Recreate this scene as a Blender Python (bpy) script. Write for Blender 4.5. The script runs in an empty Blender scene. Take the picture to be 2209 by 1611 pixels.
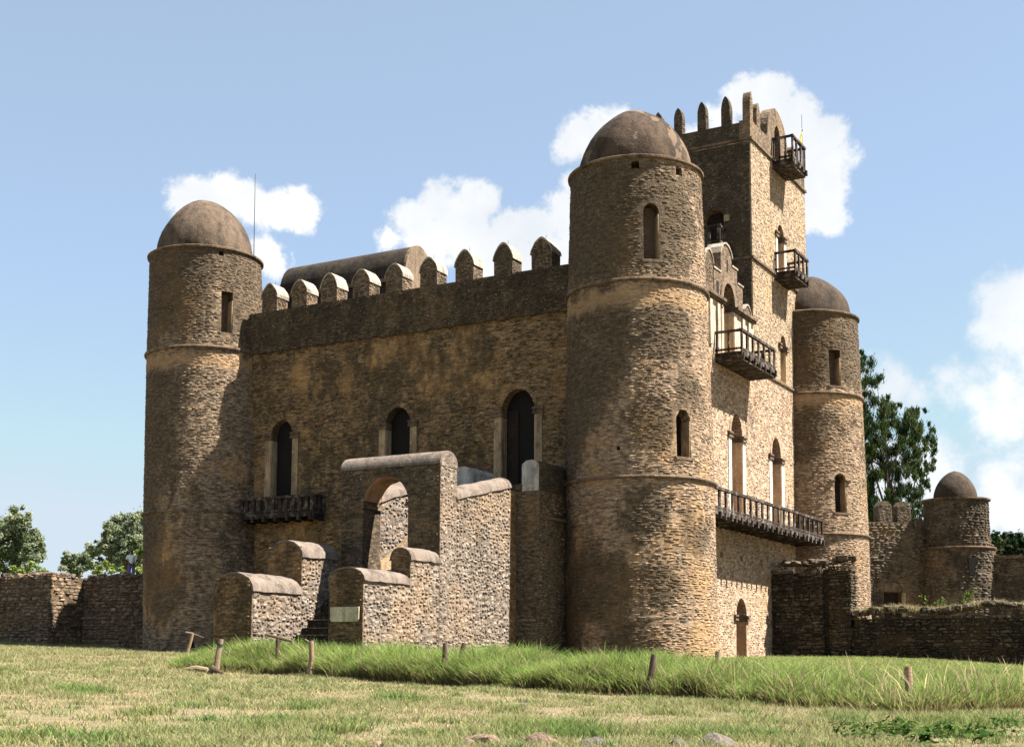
import bpy, bmesh, math, random
import numpy as np
from mathutils import Vector, Matrix

R = random.Random(7)
RN = np.random.default_rng(11)
SC = bpy.context.scene
COL = SC.collection
rad = math.radians

# ------------------------------------------------------------------ camera, sky, sun, exposure
FPX, CY0, W0 = 2912.0, 1100.0, 2209.0
PITCH, YAW, ROLL = math.atan(329 / 2912), rad(29.62), rad(-0.25)
CAM = Vector((23.313, -51.984, 0.0))
FWD = Vector((-math.sin(YAW) * math.cos(PITCH), math.cos(YAW) * math.cos(PITCH), math.sin(PITCH)))
RT0 = Vector((math.cos(YAW), math.sin(YAW), 0))
UP0 = RT0.cross(FWD)
RGT = RT0 * math.cos(ROLL) - UP0 * math.sin(ROLL)
UPV = RGT.cross(FWD)
HF = Vector((-math.sin(YAW), math.cos(YAW), 0))
cd = bpy.data.cameras.new('camera')
cam = bpy.data.objects.new('camera', cd)
COL.objects.link(cam)
cd.sensor_width = 36.0
cd.lens = FPX / W0 * 36.0
cd.shift_y = (CY0 - 805.5) / W0
cd.clip_start, cd.clip_end = 0.1, 6000
mw = Matrix((RGT, UPV, -FWD)).transposed().to_4x4()
mw.translation = CAM
cam.matrix_world = mw
SC.camera = cam


def aim(px, py):
    """direction towards a pixel of the 2209 px photograph, used to place far things by bearing"""
    return (FWD * FPX + RGT * (px - W0 / 2) + UPV * (CY0 - py)).normalized()


SUN = Vector((1.0, 0.42, 1.65)).normalized()
EXPOSURE = 2.1
SKY_S = 0.05
SUN_S = 5.0
world = bpy.data.worlds.new('World')
SC.world = world
world.use_nodes = True
SC.view_settings.view_transform = 'Standard'
SC.view_settings.look = 'None'
SC.view_settings.gamma = 1.0
SC.view_settings.exposure = EXPOSURE
SC.view_settings.use_curve_mapping = False
sl = bpy.data.lights.new('sun', 'SUN')
sl.energy = SUN_S
sl.angle = rad(0.55)
sl.color = (1.0, 0.95, 0.87)
so = bpy.data.objects.new('sun', sl)
so.rotation_euler = (-SUN).to_track_quat('-Z', 'Y').to_euler()
so.location = (40, 20, 66)
COL.objects.link(so)


def build_sky():
    nt = world.node_tree
    N, L = nt.nodes, nt.links
    N.clear()
    out = N.new('ShaderNodeOutputWorld')
    bg = N.new('ShaderNodeBackground')
    bg.inputs['Strength'].default_value = SKY_S
    L.new(bg.outputs[0], out.inputs[0])
    sky = N.new('ShaderNodeTexSky')
    sky.sky_type = 'NISHITA'
    sky.sun_disc = False
    sky.sun_elevation = math.asin(SUN.z)
    sky.sun_rotation = math.atan2(SUN.x, SUN.y)
    sky.altitude = 2100
    sky.air_density = 1.0
    sky.dust_density = 0.8
    sky.ozone_density = 1.6
    tc = N.new('ShaderNodeTexCoord')
    vec = tc.outputs['Generated']

    def noise(scale, detail, rough=0.55):
        n = N.new('ShaderNodeTexNoise')
        n.inputs['Scale'].default_value = scale
        n.inputs['Detail'].default_value = detail
        n.inputs['Roughness'].default_value = rough
        L.new(vec, n.inputs['Vector'])
        return n

    def math_(op, a, b=None, c=None):
        m = N.new('ShaderNodeMath')
        m.operation = op
        for i, v in enumerate((a, b, c)):
            if v is None:
                continue
            if isinstance(v, (int, float)):
                m.inputs[i].default_value = v
            else:
                L.new(v, m.inputs[i])
        return m.outputs[0]

    big = noise(17, 12, 0.68)
    fine = noise(9, 6, 0.55)
    fluff = noise(70, 6, 0.6)

    def cluster(blobs, amp, soft):
        best = None
        for px, py, r in blobs:
            d = N.new('ShaderNodeVectorMath')
            d.operation = 'DISTANCE'
            L.new(vec, d.inputs[0])
            d.inputs[1].default_value = aim(px, py)
            v = math_('SUBTRACT', r / FPX, d.outputs['Value'])
            best = v if best is None else math_('SMOOTH_MAX', best, v, 0.006)
        disp = math_('MULTIPLY', math_('SUBTRACT', big.outputs['Fac'], 0.5), amp)
        val = math_('ADD', math_('ADD', best, disp), math_('MULTIPLY', math_('SUBTRACT', fluff.outputs['Fac'], 0.5), 0.014))
        mr = N.new('ShaderNodeMapRange')
        mr.interpolation_type = 'SMOOTHSTEP'
        L.new(val, mr.inputs['Value'])
        mr.inputs['From Min'].default_value = -soft
        mr.inputs['From Max'].default_value = soft
        return mr.outputs['Result']

    crisp = [(420, 425, 42), (480, 410, 46), (535, 425, 42), (590, 445, 38), (645, 445, 34), (455, 460, 40),
             (575, 545, 26), (590, 580, 18),
             (890, 470, 36), (945, 445, 38), (1045, 440, 40), (925, 520, 52), (1000, 500, 66), (1100, 495, 50),
             (1165, 490, 52), (1205, 440, 46), (1225, 480, 50), (980, 450, 30), (1020, 425, 26), (1080, 560, 80), (1190, 560, 60), (838, 520, 18),
             (1258, 290, 38), (1285, 262, 26), (1232, 325, 28), (1232, 400, 34), (1310, 310, 60),
             (1608, 214, 34), (1660, 228, 42), (1720, 262, 50), (1772, 305, 46), (1802, 345, 32), (1750, 420, 72),
             (1795, 470, 36), (1690, 340, 80), (1560, 262, 26), (1500, 330, 40)]
    soft = [(2165, 655, 30), (2205, 640, 30), (2150, 705, 26), (2190, 720, 22), (1925, 840, 42), (1885, 850, 34),
            (1965, 862, 22), (2100, 850, 34), (2170, 838, 40), (2040, 815, 14), (2150, 905, 46), (2205, 890, 36),
            (2015, 985, 32), (1990, 1030, 38), (2040, 1010, 22), (2150, 1045, 30), (2195, 1100, 44), (2200, 1010, 20),
            (2130, 1110, 34), (2300, 800, 70), (2330, 950, 90), (1900, 1010, 40)]
    m1 = cluster([(a, b, c + 5) for a, b, c in crisp], 0.048, 0.0046)
    m2 = cluster([(a, b, c + 4) for a, b, c in soft], 0.075, 0.011)
    # the rest of the sky carries the same scattered cumulus
    far = N.new('ShaderNodeVectorMath')
    far.operation = 'DISTANCE'
    L.new(vec, far.inputs[0])
    far.inputs[1].default_value = aim(1104, 700)
    mr = N.new('ShaderNodeMapRange')
    L.new(far.outputs['Value'], mr.inputs['Value'])
    mr.inputs['From Min'].default_value = 0.52
    mr.inputs['From Max'].default_value = 0.70
    cov = N.new('ShaderNodeMapRange')
    cov.interpolation_type = 'SMOOTHSTEP'
    n3 = noise(4.5, 8, 0.55)
    L.new(n3.outputs['Fac'], cov.inputs['Value'])
    cov.inputs['From Min'].default_value = 0.56
    cov.inputs['From Max'].default_value = 0.66
    m3 = math_('MULTIPLY', mr.outputs['Result'], cov.outputs['Result'])
    mask = math_('MAXIMUM', math_('MAXIMUM', m1, math_('MULTIPLY', m2, 0.85)), m3)
    # thin veil of the humid air low on the right
    k = 1.12 / (SKY_S * 2 ** EXPOSURE)
    cr = N.new('ShaderNodeValToRGB')
    cr.color_ramp.elements[0].position = 0.30
    cr.color_ramp.elements[0].color = (k * 0.72, k * 0.77, k * 0.83, 1)
    cr.color_ramp.elements[1].position = 0.62
    cr.color_ramp.elements[1].color = (k, k, k, 1)
    L.new(fine.outputs['Fac'], cr.inputs['Fac'])
    veil = N.new('ShaderNodeMix')
    veil.data_type = 'RGBA'
    veil.inputs['Factor'].default_value = 0.42
    veil.inputs['B'].default_value = (k * 0.60, k * 0.73, k * 0.825, 1)
    lim = N.new('ShaderNodeMix')
    lim.data_type = 'RGBA'
    lim.blend_type = 'DARKEN'
    lim.inputs['Factor'].default_value = 1.0
    L.new(sky.outputs[0], lim.inputs['A'])
    lim.inputs['B'].default_value = (k * 0.60, k * 0.69, k * 0.80, 1)
    L.new(lim.outputs['Result'], veil.inputs['A'])
    mix = N.new('ShaderNodeMix')
    mix.data_type = 'RGBA'
    L.new(mask, mix.inputs['Factor'])
    L.new(veil.outputs['Result'], mix.inputs['A'])
    L.new(cr.outputs[0], mix.inputs['B'])
    L.new(mix.outputs['Result'], bg.inputs['Color'])


build_sky()

# ------------------------------------------------------------------ materials


class NT:
    def __init__(self, name):
        self.m = bpy.data.materials.new(name)
        self.m.use_nodes = True
        self.t = self.m.node_tree
        self.t.nodes.clear()
        self.out = self.n('ShaderNodeOutputMaterial')
        self.p = self.n('ShaderNodeBsdfPrincipled')
        self.p.inputs['Roughness'].default_value = 0.95
        self.p.inputs['Specular IOR Level'].default_value = 0.15
        self.l(self.p.outputs[0], self.out.inputs[0])
        self.pos = self.n('ShaderNodeNewGeometry').outputs['Position']

    def n(self, k):
        return self.t.nodes.new(k)

    def l(self, a, b):
        self.t.links.new(a, b)

    def noise(self, scale, detail=4, rough=0.55, stretch=None, off=(0, 0, 0)):
        mp = self.n('ShaderNodeMapping')
        self.l(self.pos, mp.inputs['Vector'])
        mp.inputs['Scale'].default_value = stretch or (1, 1, 1)
        mp.inputs['Location'].default_value = off
        n = self.n('ShaderNodeTexNoise')
        self.l(mp.outputs[0], n.inputs['Vector'])
        n.inputs['Scale'].default_value = scale
        n.inputs['Detail'].default_value = detail
        n.inputs['Roughness'].default_value = rough
        return n.outputs['Fac']

    def ramp(self, fac, stops, interp='LINEAR'):
        r = self.n('ShaderNodeValToRGB')
        r.color_ramp.interpolation = interp
        e = r.color_ramp.elements
        while len(e) < len(stops):
            e.new(0.5)
        for el, (p, c) in zip(e, stops):
            el.position = p
            el.color = (c, c, c, 1) if isinstance(c, (int, float)) else (*c, 1)
        self.l(fac, r.inputs['Fac'])
        return r.outputs[0]

    def mix(self, fac, a, b, mode='MIX'):
        m = self.n('ShaderNodeMix')
        m.data_type = 'RGBA'
        m.blend_type = mode
        for s, v in (('Factor', fac), ('A', a), ('B', b)):
            if isinstance(v, (int, float)):
                m.inputs[s].default_value = v
            elif isinstance(v, tuple):
                m.inputs[s].default_value = (*v, 1)
            else:
                self.l(v, m.inputs[s])
        return m.outputs['Result']

    def math(self, op, a, b=0.0):
        m = self.n('ShaderNodeMath')
        m.operation = op
        for i, v in enumerate((a, b)):
            if isinstance(v, (int, float)):
                m.inputs[i].default_value = v
            else:
                self.l(v, m.inputs[i])
        return m.outputs[0]

    def tone(self):
        a = self.n('ShaderNodeAttribute')
        a.attribute_name = 'tone'
        o = self.n('ShaderNodeObjectInfo')
        return self.math('FRACT', self.math('ADD', a.outputs['Fac'], o.outputs['Random']))

    def bump(self, h, dist, strength=1.0):
        b = self.n('ShaderNodeBump')
        b.inputs['Distance'].default_value = dist
        b.inputs['Strength'].default_value = strength
        self.l(h, b.inputs['Height'])
        self.l(b.outputs[0], self.p.inputs['Normal'])

    def fin(self, col):
        self.l(col, self.p.inputs['Base Color'])
        return self.m


def masonry(name, stones, mortar, dark, amount, ochre=0.3, speck=0.5, seed=0.0, loose=False, blobs=(), mottle=0.85, under=(), belt=None):
    """weathered rubble: per-stone tone, mortar smears, lichen patches, pale specks; fields run over world position"""
    def make(kind):
        t = NT(name + '_' + kind)
        if kind == 'stone':
            n = len(stones)
            base = t.ramp(t.tone(), [((i + 0.0) / n, c) for i, c in enumerate(stones)], 'LINEAR')
            smear = t.ramp(t.noise(0.9, 5, 0.6, off=(seed, 3, 1)), [(0.38, 0.05), (0.58, 0.9 if not loose else 0.4)])
            base = t.mix(smear, base, mortar)
        else:
            base = t.mix(t.ramp(t.noise(2.6, 6, 0.65, off=(seed, 0, 5)), [(0.3, 0.0), (0.7, 1.0)]),
                         tuple(c * 0.72 for c in mortar), tuple(min(1, c * 1.12) for c in mortar))
        fine = t.noise(16, 6, 0.7)
        base = t.mix(0.75, base, t.ramp(fine, [(0.3, 0.45), (0.52, 0.9), (0.72, 1.25)]), 'MULTIPLY')
        seam = t.noise(3.4, 5, 0.72, (1, 1, 3.2), (seed, 4, 2))
        base = t.mix(mottle, base, t.ramp(seam, [(0.36, 0.22), (0.47, 0.72), (0.54, 1.05), (0.66, 1.8)]), 'MULTIPLY')
        oc = t.ramp(t.noise(0.33, 4, 0.6, (1, 1, 0.8), (seed + 9, 2, 4)), [(0.52, 0.0), (0.66, ochre)])
        base = t.mix(oc, base, (0.40, 0.235, 0.10), 'MIX')
        big = t.noise(0.22, 5, 0.62, (1, 1, 0.55), (seed, 7, 0))
        mid = t.noise(1.7, 6, 0.7, (1, 1, 0.6), (2, seed, 0))
        st = t.math('ADD', t.math('MULTIPLY', big, 0.52), t.math('MULTIPLY', mid, 0.48))
        for bx, by, bz, br, k in blobs:      # placed dark patches: lichen, plus shade painted into the tower fronts
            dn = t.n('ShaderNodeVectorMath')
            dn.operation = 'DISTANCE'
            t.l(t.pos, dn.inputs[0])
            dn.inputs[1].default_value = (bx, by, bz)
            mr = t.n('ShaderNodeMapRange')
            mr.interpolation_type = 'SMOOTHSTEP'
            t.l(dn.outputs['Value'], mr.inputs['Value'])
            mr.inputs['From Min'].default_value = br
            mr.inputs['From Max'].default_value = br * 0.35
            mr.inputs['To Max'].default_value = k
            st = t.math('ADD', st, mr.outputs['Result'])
        if belt:                              # grey growth on the exposed top storey
            sx = t.n('ShaderNodeSeparateXYZ')
            t.l(t.pos, sx.inputs[0])
            b0 = t.ramp(t.math('DIVIDE', t.math('SUBTRACT', sx.outputs['Z'], belt[0] - 0.8), belt[1] - belt[0] + 1.2), [(0.06, 0.0), (0.2, 1.0), (0.9, 1.0), (1.0, 0.2)])
            st = t.math('ADD', st, t.math('MULTIPLY', b0, belt[2]))
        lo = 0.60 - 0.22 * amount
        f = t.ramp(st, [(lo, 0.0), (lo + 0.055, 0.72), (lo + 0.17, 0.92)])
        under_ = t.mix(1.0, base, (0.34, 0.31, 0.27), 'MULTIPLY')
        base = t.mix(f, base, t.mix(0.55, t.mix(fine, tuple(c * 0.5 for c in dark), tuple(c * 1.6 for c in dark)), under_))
        for zb in under:                      # remains of ochre render sheltered under a moulding
            sx = t.n('ShaderNodeSeparateXYZ')
            t.l(t.pos, sx.inputs[0])
            d_ = t.math('ABSOLUTE', t.math('SUBTRACT', t.math('ADD', sx.outputs['Z'], t.math('MULTIPLY', mid, 1.6)), zb + 0.5))
            base = t.mix(t.ramp(d_, [(0.15, 0.65), (0.5, 0.0)]), base, (0.37, 0.235, 0.125))
        sp = t.ramp(t.noise(11, 2, 0.5, off=(0, 0, seed)), [(0.665, 0.0), (0.70, speck)])
        base = t.mix(sp, base, (0.42, 0.40, 0.33))
        t.bump(t.math('ADD', t.noise(26, 5, 0.7), t.math('MULTIPLY', t.noise(6, 4, 0.6), 1.5)), 0.05, 0.9)
        return t.fin(base)
    return make('stone'), make('mortar')


BR = [(0.3049, 0.213, 0.1445), (0.2105, 0.1569, 0.1157), (0.363, 0.2579, 0.1734), (0.2541, 0.1794, 0.1281), (0.1524, 0.1234, 0.1032),
      (0.3267, 0.2279, 0.1488), (0.3992, 0.299, 0.2147)]
LICHEN_SHADE = ((-2.4, -2.4, 18.6, 3.6, 0.2), (-0.4, -3.0, 19.2, 2.6, 0.16), (-1.2, -2.9, 13.2, 3.2, 0.2), (-2.8, -1.9, 9.6, 3.0, 0.2), (-0.2, -3.1, 16.9, 1.8, 0.1),  # lichen patches, many set to deepen the shade on the towers' left fronts
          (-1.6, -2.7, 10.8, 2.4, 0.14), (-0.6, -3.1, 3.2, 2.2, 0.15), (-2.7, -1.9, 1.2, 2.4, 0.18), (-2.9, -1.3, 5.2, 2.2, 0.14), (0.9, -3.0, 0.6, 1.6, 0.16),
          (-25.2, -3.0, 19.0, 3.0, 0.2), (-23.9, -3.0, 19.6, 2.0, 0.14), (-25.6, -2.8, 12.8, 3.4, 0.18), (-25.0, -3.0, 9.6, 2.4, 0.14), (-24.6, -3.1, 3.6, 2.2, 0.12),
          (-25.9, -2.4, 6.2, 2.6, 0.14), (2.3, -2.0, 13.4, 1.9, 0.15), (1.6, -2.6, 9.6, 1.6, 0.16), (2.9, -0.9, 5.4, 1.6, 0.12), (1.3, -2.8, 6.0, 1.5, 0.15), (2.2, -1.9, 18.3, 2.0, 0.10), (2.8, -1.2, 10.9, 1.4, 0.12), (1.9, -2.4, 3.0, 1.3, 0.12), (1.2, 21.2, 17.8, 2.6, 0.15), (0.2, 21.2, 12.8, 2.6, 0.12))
M_CAS = masonry('tower_rubble', BR, (0.3113, 0.2149, 0.1377), (0.06421, 0.05398, 0.03515), 0.28, 0.45, 0.35, 3.0, False, LICHEN_SHADE, 0.9, (15.2,), (15.9, 20.7, 0.13))
M_CASL = masonry('left_tower_rubble', [tuple(c * 0.74 for c in q) for q in BR], (0.27, 0.193, 0.125), (0.085, 0.06562, 0.045), 0.40, 0.75, 0.4, 5.0, False, LICHEN_SHADE, 0.95, (15.2,), (15.9, 20.7, 0.10))
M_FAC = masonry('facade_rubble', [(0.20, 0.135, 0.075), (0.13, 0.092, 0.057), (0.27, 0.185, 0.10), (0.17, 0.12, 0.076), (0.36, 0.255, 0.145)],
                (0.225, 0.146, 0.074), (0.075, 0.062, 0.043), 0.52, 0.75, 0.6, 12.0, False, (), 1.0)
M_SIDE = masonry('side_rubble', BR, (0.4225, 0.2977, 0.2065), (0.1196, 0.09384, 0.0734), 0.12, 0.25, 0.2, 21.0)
M_KEEP = masonry('keep_rubble', BR, (0.36, 0.2651, 0.1757), (0.108, 0.08835, 0.0665), 0.25, 0.25, 0.25, 27.0)
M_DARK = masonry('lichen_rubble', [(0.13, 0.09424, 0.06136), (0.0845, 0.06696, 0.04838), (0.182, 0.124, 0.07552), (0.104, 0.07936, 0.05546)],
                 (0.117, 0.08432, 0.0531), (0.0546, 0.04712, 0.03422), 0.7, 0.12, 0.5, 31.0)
M_MER = masonry('merlon_rubble', [(0.204, 0.148, 0.1014), (0.1445, 0.112, 0.0819), (0.272, 0.192, 0.1287), (0.1105, 0.088, 0.0702)],
                (0.187, 0.132, 0.0858), (0.05525, 0.048, 0.03744), 0.45, 0.15, 0.4, 37.0)
PK = [(0.2415, 0.1863, 0.1461), (0.1733, 0.1396, 0.1174), (0.294, 0.2356, 0.189), (0.2101, 0.1561, 0.1146), (0.1312, 0.1123, 0.1032),
      (0.2624, 0.1972, 0.1433), (0.3254, 0.2795, 0.235)]
M_STA = masonry('stair_rubble', PK, (0.2257, 0.1754, 0.1346), (0.08399, 0.0685, 0.05731), 0.1, 0.2, 0.25, 41.0, True)
M_STD = masonry('stair_front_rubble', [(0.24, 0.1533, 0.08114), (0.165, 0.1134, 0.06955), (0.315, 0.2001, 0.102), (0.21, 0.14, 0.08114)],
                (0.2174, 0.1334, 0.06723), (0.075, 0.05869, 0.03941), 0.5, 0.5, 0.3, 47.0)
M_RUI = masonry('ruin_slabs', [(0.09537, 0.0753, 0.05503), (0.06732, 0.05378, 0.04253), (0.1346, 0.1076, 0.07504), (0.05049, 0.04303, 0.03402),
                               (0.1683, 0.1344, 0.095)],
                (0.03927, 0.03119, 0.02251), (0.02805, 0.02582, 0.01901), 0.35, 0.1, 0.35, 53.0, True)
M_FAR = masonry('far_rubble', [(0.1555, 0.1216, 0.08593), (0.1152, 0.09332, 0.0693), (0.1958, 0.1556, 0.1109), (0.09216, 0.07638, 0.05821)],
                (0.1354, 0.1018, 0.0693), (0.0432, 0.03734, 0.02883), 0.4, 0.2, 0.3, 61.0, True)
M_LEF = masonry('left_rubble', [(0.2778, 0.1926, 0.122), (0.191, 0.1404, 0.0961), (0.3472, 0.2487, 0.1589), (0.1389, 0.1043, 0.07392)],
                (0.1476, 0.1003, 0.06283), (0.06076, 0.04814, 0.03696), 0.35, 0.15, 0.3, 67.0, True)


def plaster(name, col, dark, amount, seed=0.0, patch=None, scale=0.5):
    t = NT(name)
    fine = t.noise(14, 6, 0.7)
    base = t.mix(t.ramp(t.noise(2.2, 6, 0.65, off=(seed, 1, 2)), [(0.3, 0.0), (0.7, 1.0)]),
                 tuple(c * 0.78 for c in col), tuple(min(1, c * 1.15) for c in col))
    base = t.mix(0.6, base, t.ramp(fine, [(0.3, 0.6), (0.7, 1.2)]), 'MULTIPLY')
    st = t.ramp(t.noise(scale, 6, 0.68, (1, 1, 0.5), (seed, 5, 8)), [(0.62 - 0.25 * amount, 0.0), (0.74 - 0.25 * amount, 0.85)])
    base = t.mix(st, base, dark)
    run = t.ramp(t.noise(2.4, 5, 0.7, (1, 1, 0.16), (seed, 9, 3)), [(0.36, 0.42), (0.5, 0.95), (0.64, 1.25)])
    base = t.mix(0.75, base, run, 'MULTIPLY')
    if patch:
        pt = t.ramp(t.noise(0.55, 3, 0.5, off=(seed + 4, 0, 0)), [(0.57, 0.0), (0.585, 0.9)])
        base = t.mix(pt, base, patch)
    fl_ = t.ramp(t.noise(9, 2, 0.5, off=(seed, seed, 0)), [(0.67, 0.0), (0.70, 0.45)])
    base = t.mix(fl_, base, tuple(min(1, c * 1.9 + 0.03) for c in col))
    t.bump(t.math('ADD', fine, t.noise(3, 5, 0.6)), 0.05, 0.9)
    return t.fin(base)


M_DOME = plaster('dome_plaster', (0.0729, 0.04896, 0.03234), (0.027, 0.01958, 0.01386), 0.5, 4.0, (0.1296, 0.08813, 0.05775))
M_DOMEL = plaster('pale_dome_plaster', (0.104, 0.07409, 0.05145), (0.03375, 0.02556, 0.01862), 0.38, 14.0)
M_DOMED = plaster('dark_dome_plaster', (0.05625, 0.03987, 0.02793), (0.02531, 0.01891, 0.01421), 0.5, 24.0)
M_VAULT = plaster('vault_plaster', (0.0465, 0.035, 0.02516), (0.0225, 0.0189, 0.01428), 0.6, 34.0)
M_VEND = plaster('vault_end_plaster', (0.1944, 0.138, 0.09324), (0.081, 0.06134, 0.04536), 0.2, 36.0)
M_COPE = plaster('coping_plaster', (0.159, 0.125, 0.1005), (0.07013, 0.05724, 0.04784), 0.2, 44.0)
M_CAP = plaster('cap_plaster', (0.3352, 0.2788, 0.2176), (0.1387, 0.1115, 0.0816), 0.25, 54.0, None, 1.5)
M_RING = plaster('band_plaster', (0.1575, 0.11, 0.0735), (0.0525, 0.04047, 0.0294), 0.5, 64.0, None, 1.2)
M_CREAM = plaster('cream_plaster', (0.34, 0.246, 0.148), (0.136, 0.0902, 0.056), 0.4, 74.0, None, 1.5)
M_WHITE = plaster('white_plaster', (0.592, 0.5328, 0.444), (0.37, 0.296, 0.222), 0.15, 84.0, None, 1.2)
M_UPPER = plaster('weathered_whitewash', (0.44, 0.36, 0.275), (0.24, 0.16, 0.11), 0.35, 89.0, None, 1.4)
M_LIME = plaster('limewash', (0.43, 0.40, 0.35), (0.20, 0.175, 0.145), 0.4, 94.0, None, 2.0)
M_WARM = plaster('warm_render', (0.42, 0.25, 0.15), (0.22, 0.14, 0.09), 0.3, 99.0)
M_TAN = plaster('tan_render', (0.60, 0.43, 0.26), (0.45, 0.32, 0.2), 0.1, 104.0)


def wood(name, col, grey=0.4, axis=(1, 1, 14)):
    t = NT(name)
    g = t.noise(5, 5, 0.65, axis)
    base = t.mix(t.ramp(g, [(0.35, 0.0), (0.65, 1.0)]), tuple(c * 0.55 for c in col), col)
    base = t.mix(t.ramp(t.noise(3, 4), [(0.5, 0.0), (0.66, grey)]), base, (0.26, 0.235, 0.205))
    o = t.n('ShaderNodeObjectInfo')
    base = t.mix(0.6, base, t.ramp(o.outputs['Random'], [(0.0, 0.6), (1.0, 1.35)]), 'MULTIPLY')
    t.bump(g, 0.01)
    return t.fin(base)


M_WOOD = wood('weathered_timber', (0.042, 0.029, 0.022), 0.4)
M_DOOR = wood('dark_door_timber', (0.035, 0.022, 0.017), 0.05)
M_RED = wood('red_door_timber', (0.13, 0.035, 0.022), 0.05)
M_SHUT = wood('brown_shutter_timber', (0.13, 0.085, 0.058), 0.2)
M_POST = wood('post_timber', (0.27, 0.185, 0.115), 0.6)
M_POSTD = wood('dark_post_timber', (0.10, 0.068, 0.045), 0.3)


def simple(name, col, rough=0.9, var=0.2, scale=6):
    t = NT(name)
    t.p.inputs['Roughness'].default_value = rough
    b = t.mix(t.ramp(t.noise(scale, 4), [(0.3, 0.0), (0.7, 1.0)]), tuple(c * (1 - var) for c in col), tuple(c * (1 + var) for c in col))
    return t.fin(b)


M_IRON = simple('iron', (0.05, 0.05, 0.05), 0.6)
M_SLATE = plaster('pale_slab', (0.62, 0.53, 0.34), (0.44, 0.37, 0.25), 0.1, 7.0, None, 3)
M_BLACK = simple('black_recess', (0.012, 0.010, 0.009))


def leafmat(name, cols, trans=0.3):
    t = NT(name)
    a = t.n('ShaderNodeAttribute')
    a.attribute_name = 'tone'
    n = len(cols)
    c = t.ramp(a.outputs['Fac'], [(i / max(1, n - 1), k) for i, k in enumerate(cols)])
    d = t.n('ShaderNodeBsdfDiffuse')
    tr = t.n('ShaderNodeBsdfTranslucent')
    t.l(c, d.inputs[0])
    t.l(t.mix(1.0, c, (1.0, 1.15, 0.6), 'MULTIPLY'), tr.inputs[0])
    ms = t.n('ShaderNodeMixShader')
    ms.inputs[0].default_value = trans
    t.l(d.outputs[0], ms.inputs[1])
    t.l(tr.outputs[0], ms.inputs[2])
    t.l(ms.outputs[0], t.out.inputs[0])
    return t.m


M_LEAFD = leafmat('juniper_leaf', [(0.0156, 0.028, 0.01435), (0.0312, 0.05, 0.02255), (0.0676, 0.08, 0.04305), (0.0572, 0.08504, 0.0205)])
M_LEAFG = leafmat('grey_leaf', [(0.08288, 0.1032, 0.06075), (0.1658, 0.187, 0.1215), (0.2624, 0.2709, 0.1957), (0.1934, 0.2322, 0.09448)])
M_LEAFY = leafmat('yellow_leaf', [(0.06, 0.09, 0.022), (0.13, 0.165, 0.045), (0.18, 0.205, 0.065), (0.10, 0.15, 0.03)])
M_BARK = wood('bark', (0.11, 0.085, 0.065), 0.3)


def blade_mat(name, trans):
    t = NT(name)
    a = t.n('ShaderNodeAttribute')
    a.attribute_name = 'tint'
    d = t.n('ShaderNodeBsdfDiffuse')
    tr = t.n('ShaderNodeBsdfTranslucent')
    t.l(a.outputs['Color'], d.inputs[0])
    t.l(a.outputs['Color'], tr.inputs[0])
    ms = t.n('ShaderNodeMixShader')
    ms.inputs[0].default_value = trans
    t.l(d.outputs[0], ms.inputs[1])
    t.l(tr.outputs[0], ms.inputs[2])
    t.l(ms.outputs[0], t.out.inputs[0])
    return t.m


M_BLADE = blade_mat('grass_blade', 0.35)

# ------------------------------------------------------------------ object helpers


def tag(o, label=None, cat=None, group=None, kind=None):
    for k, v in (('label', label), ('category', cat), ('group', group), ('kind', kind)):
        if v:
            o[k] = v
    return o


def empty(name, loc, label, cat, group=None):
    o = bpy.data.objects.new(name, None)
    o.location = loc
    o.empty_display_size = 0.3
    COL.objects.link(o)
    return tag(o, label, cat, group)


def attach(o, parent):
    if parent is not None:
        o.parent = parent
        # every parent is unrotated and unscaled; keep the child where it was modelled
        w = Vector(parent.location)
        p = parent.parent
        while p is not None:
            w += Vector(p.location)
            p = p.parent
        o.location = Vector(o.location) - w
    return o


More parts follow.
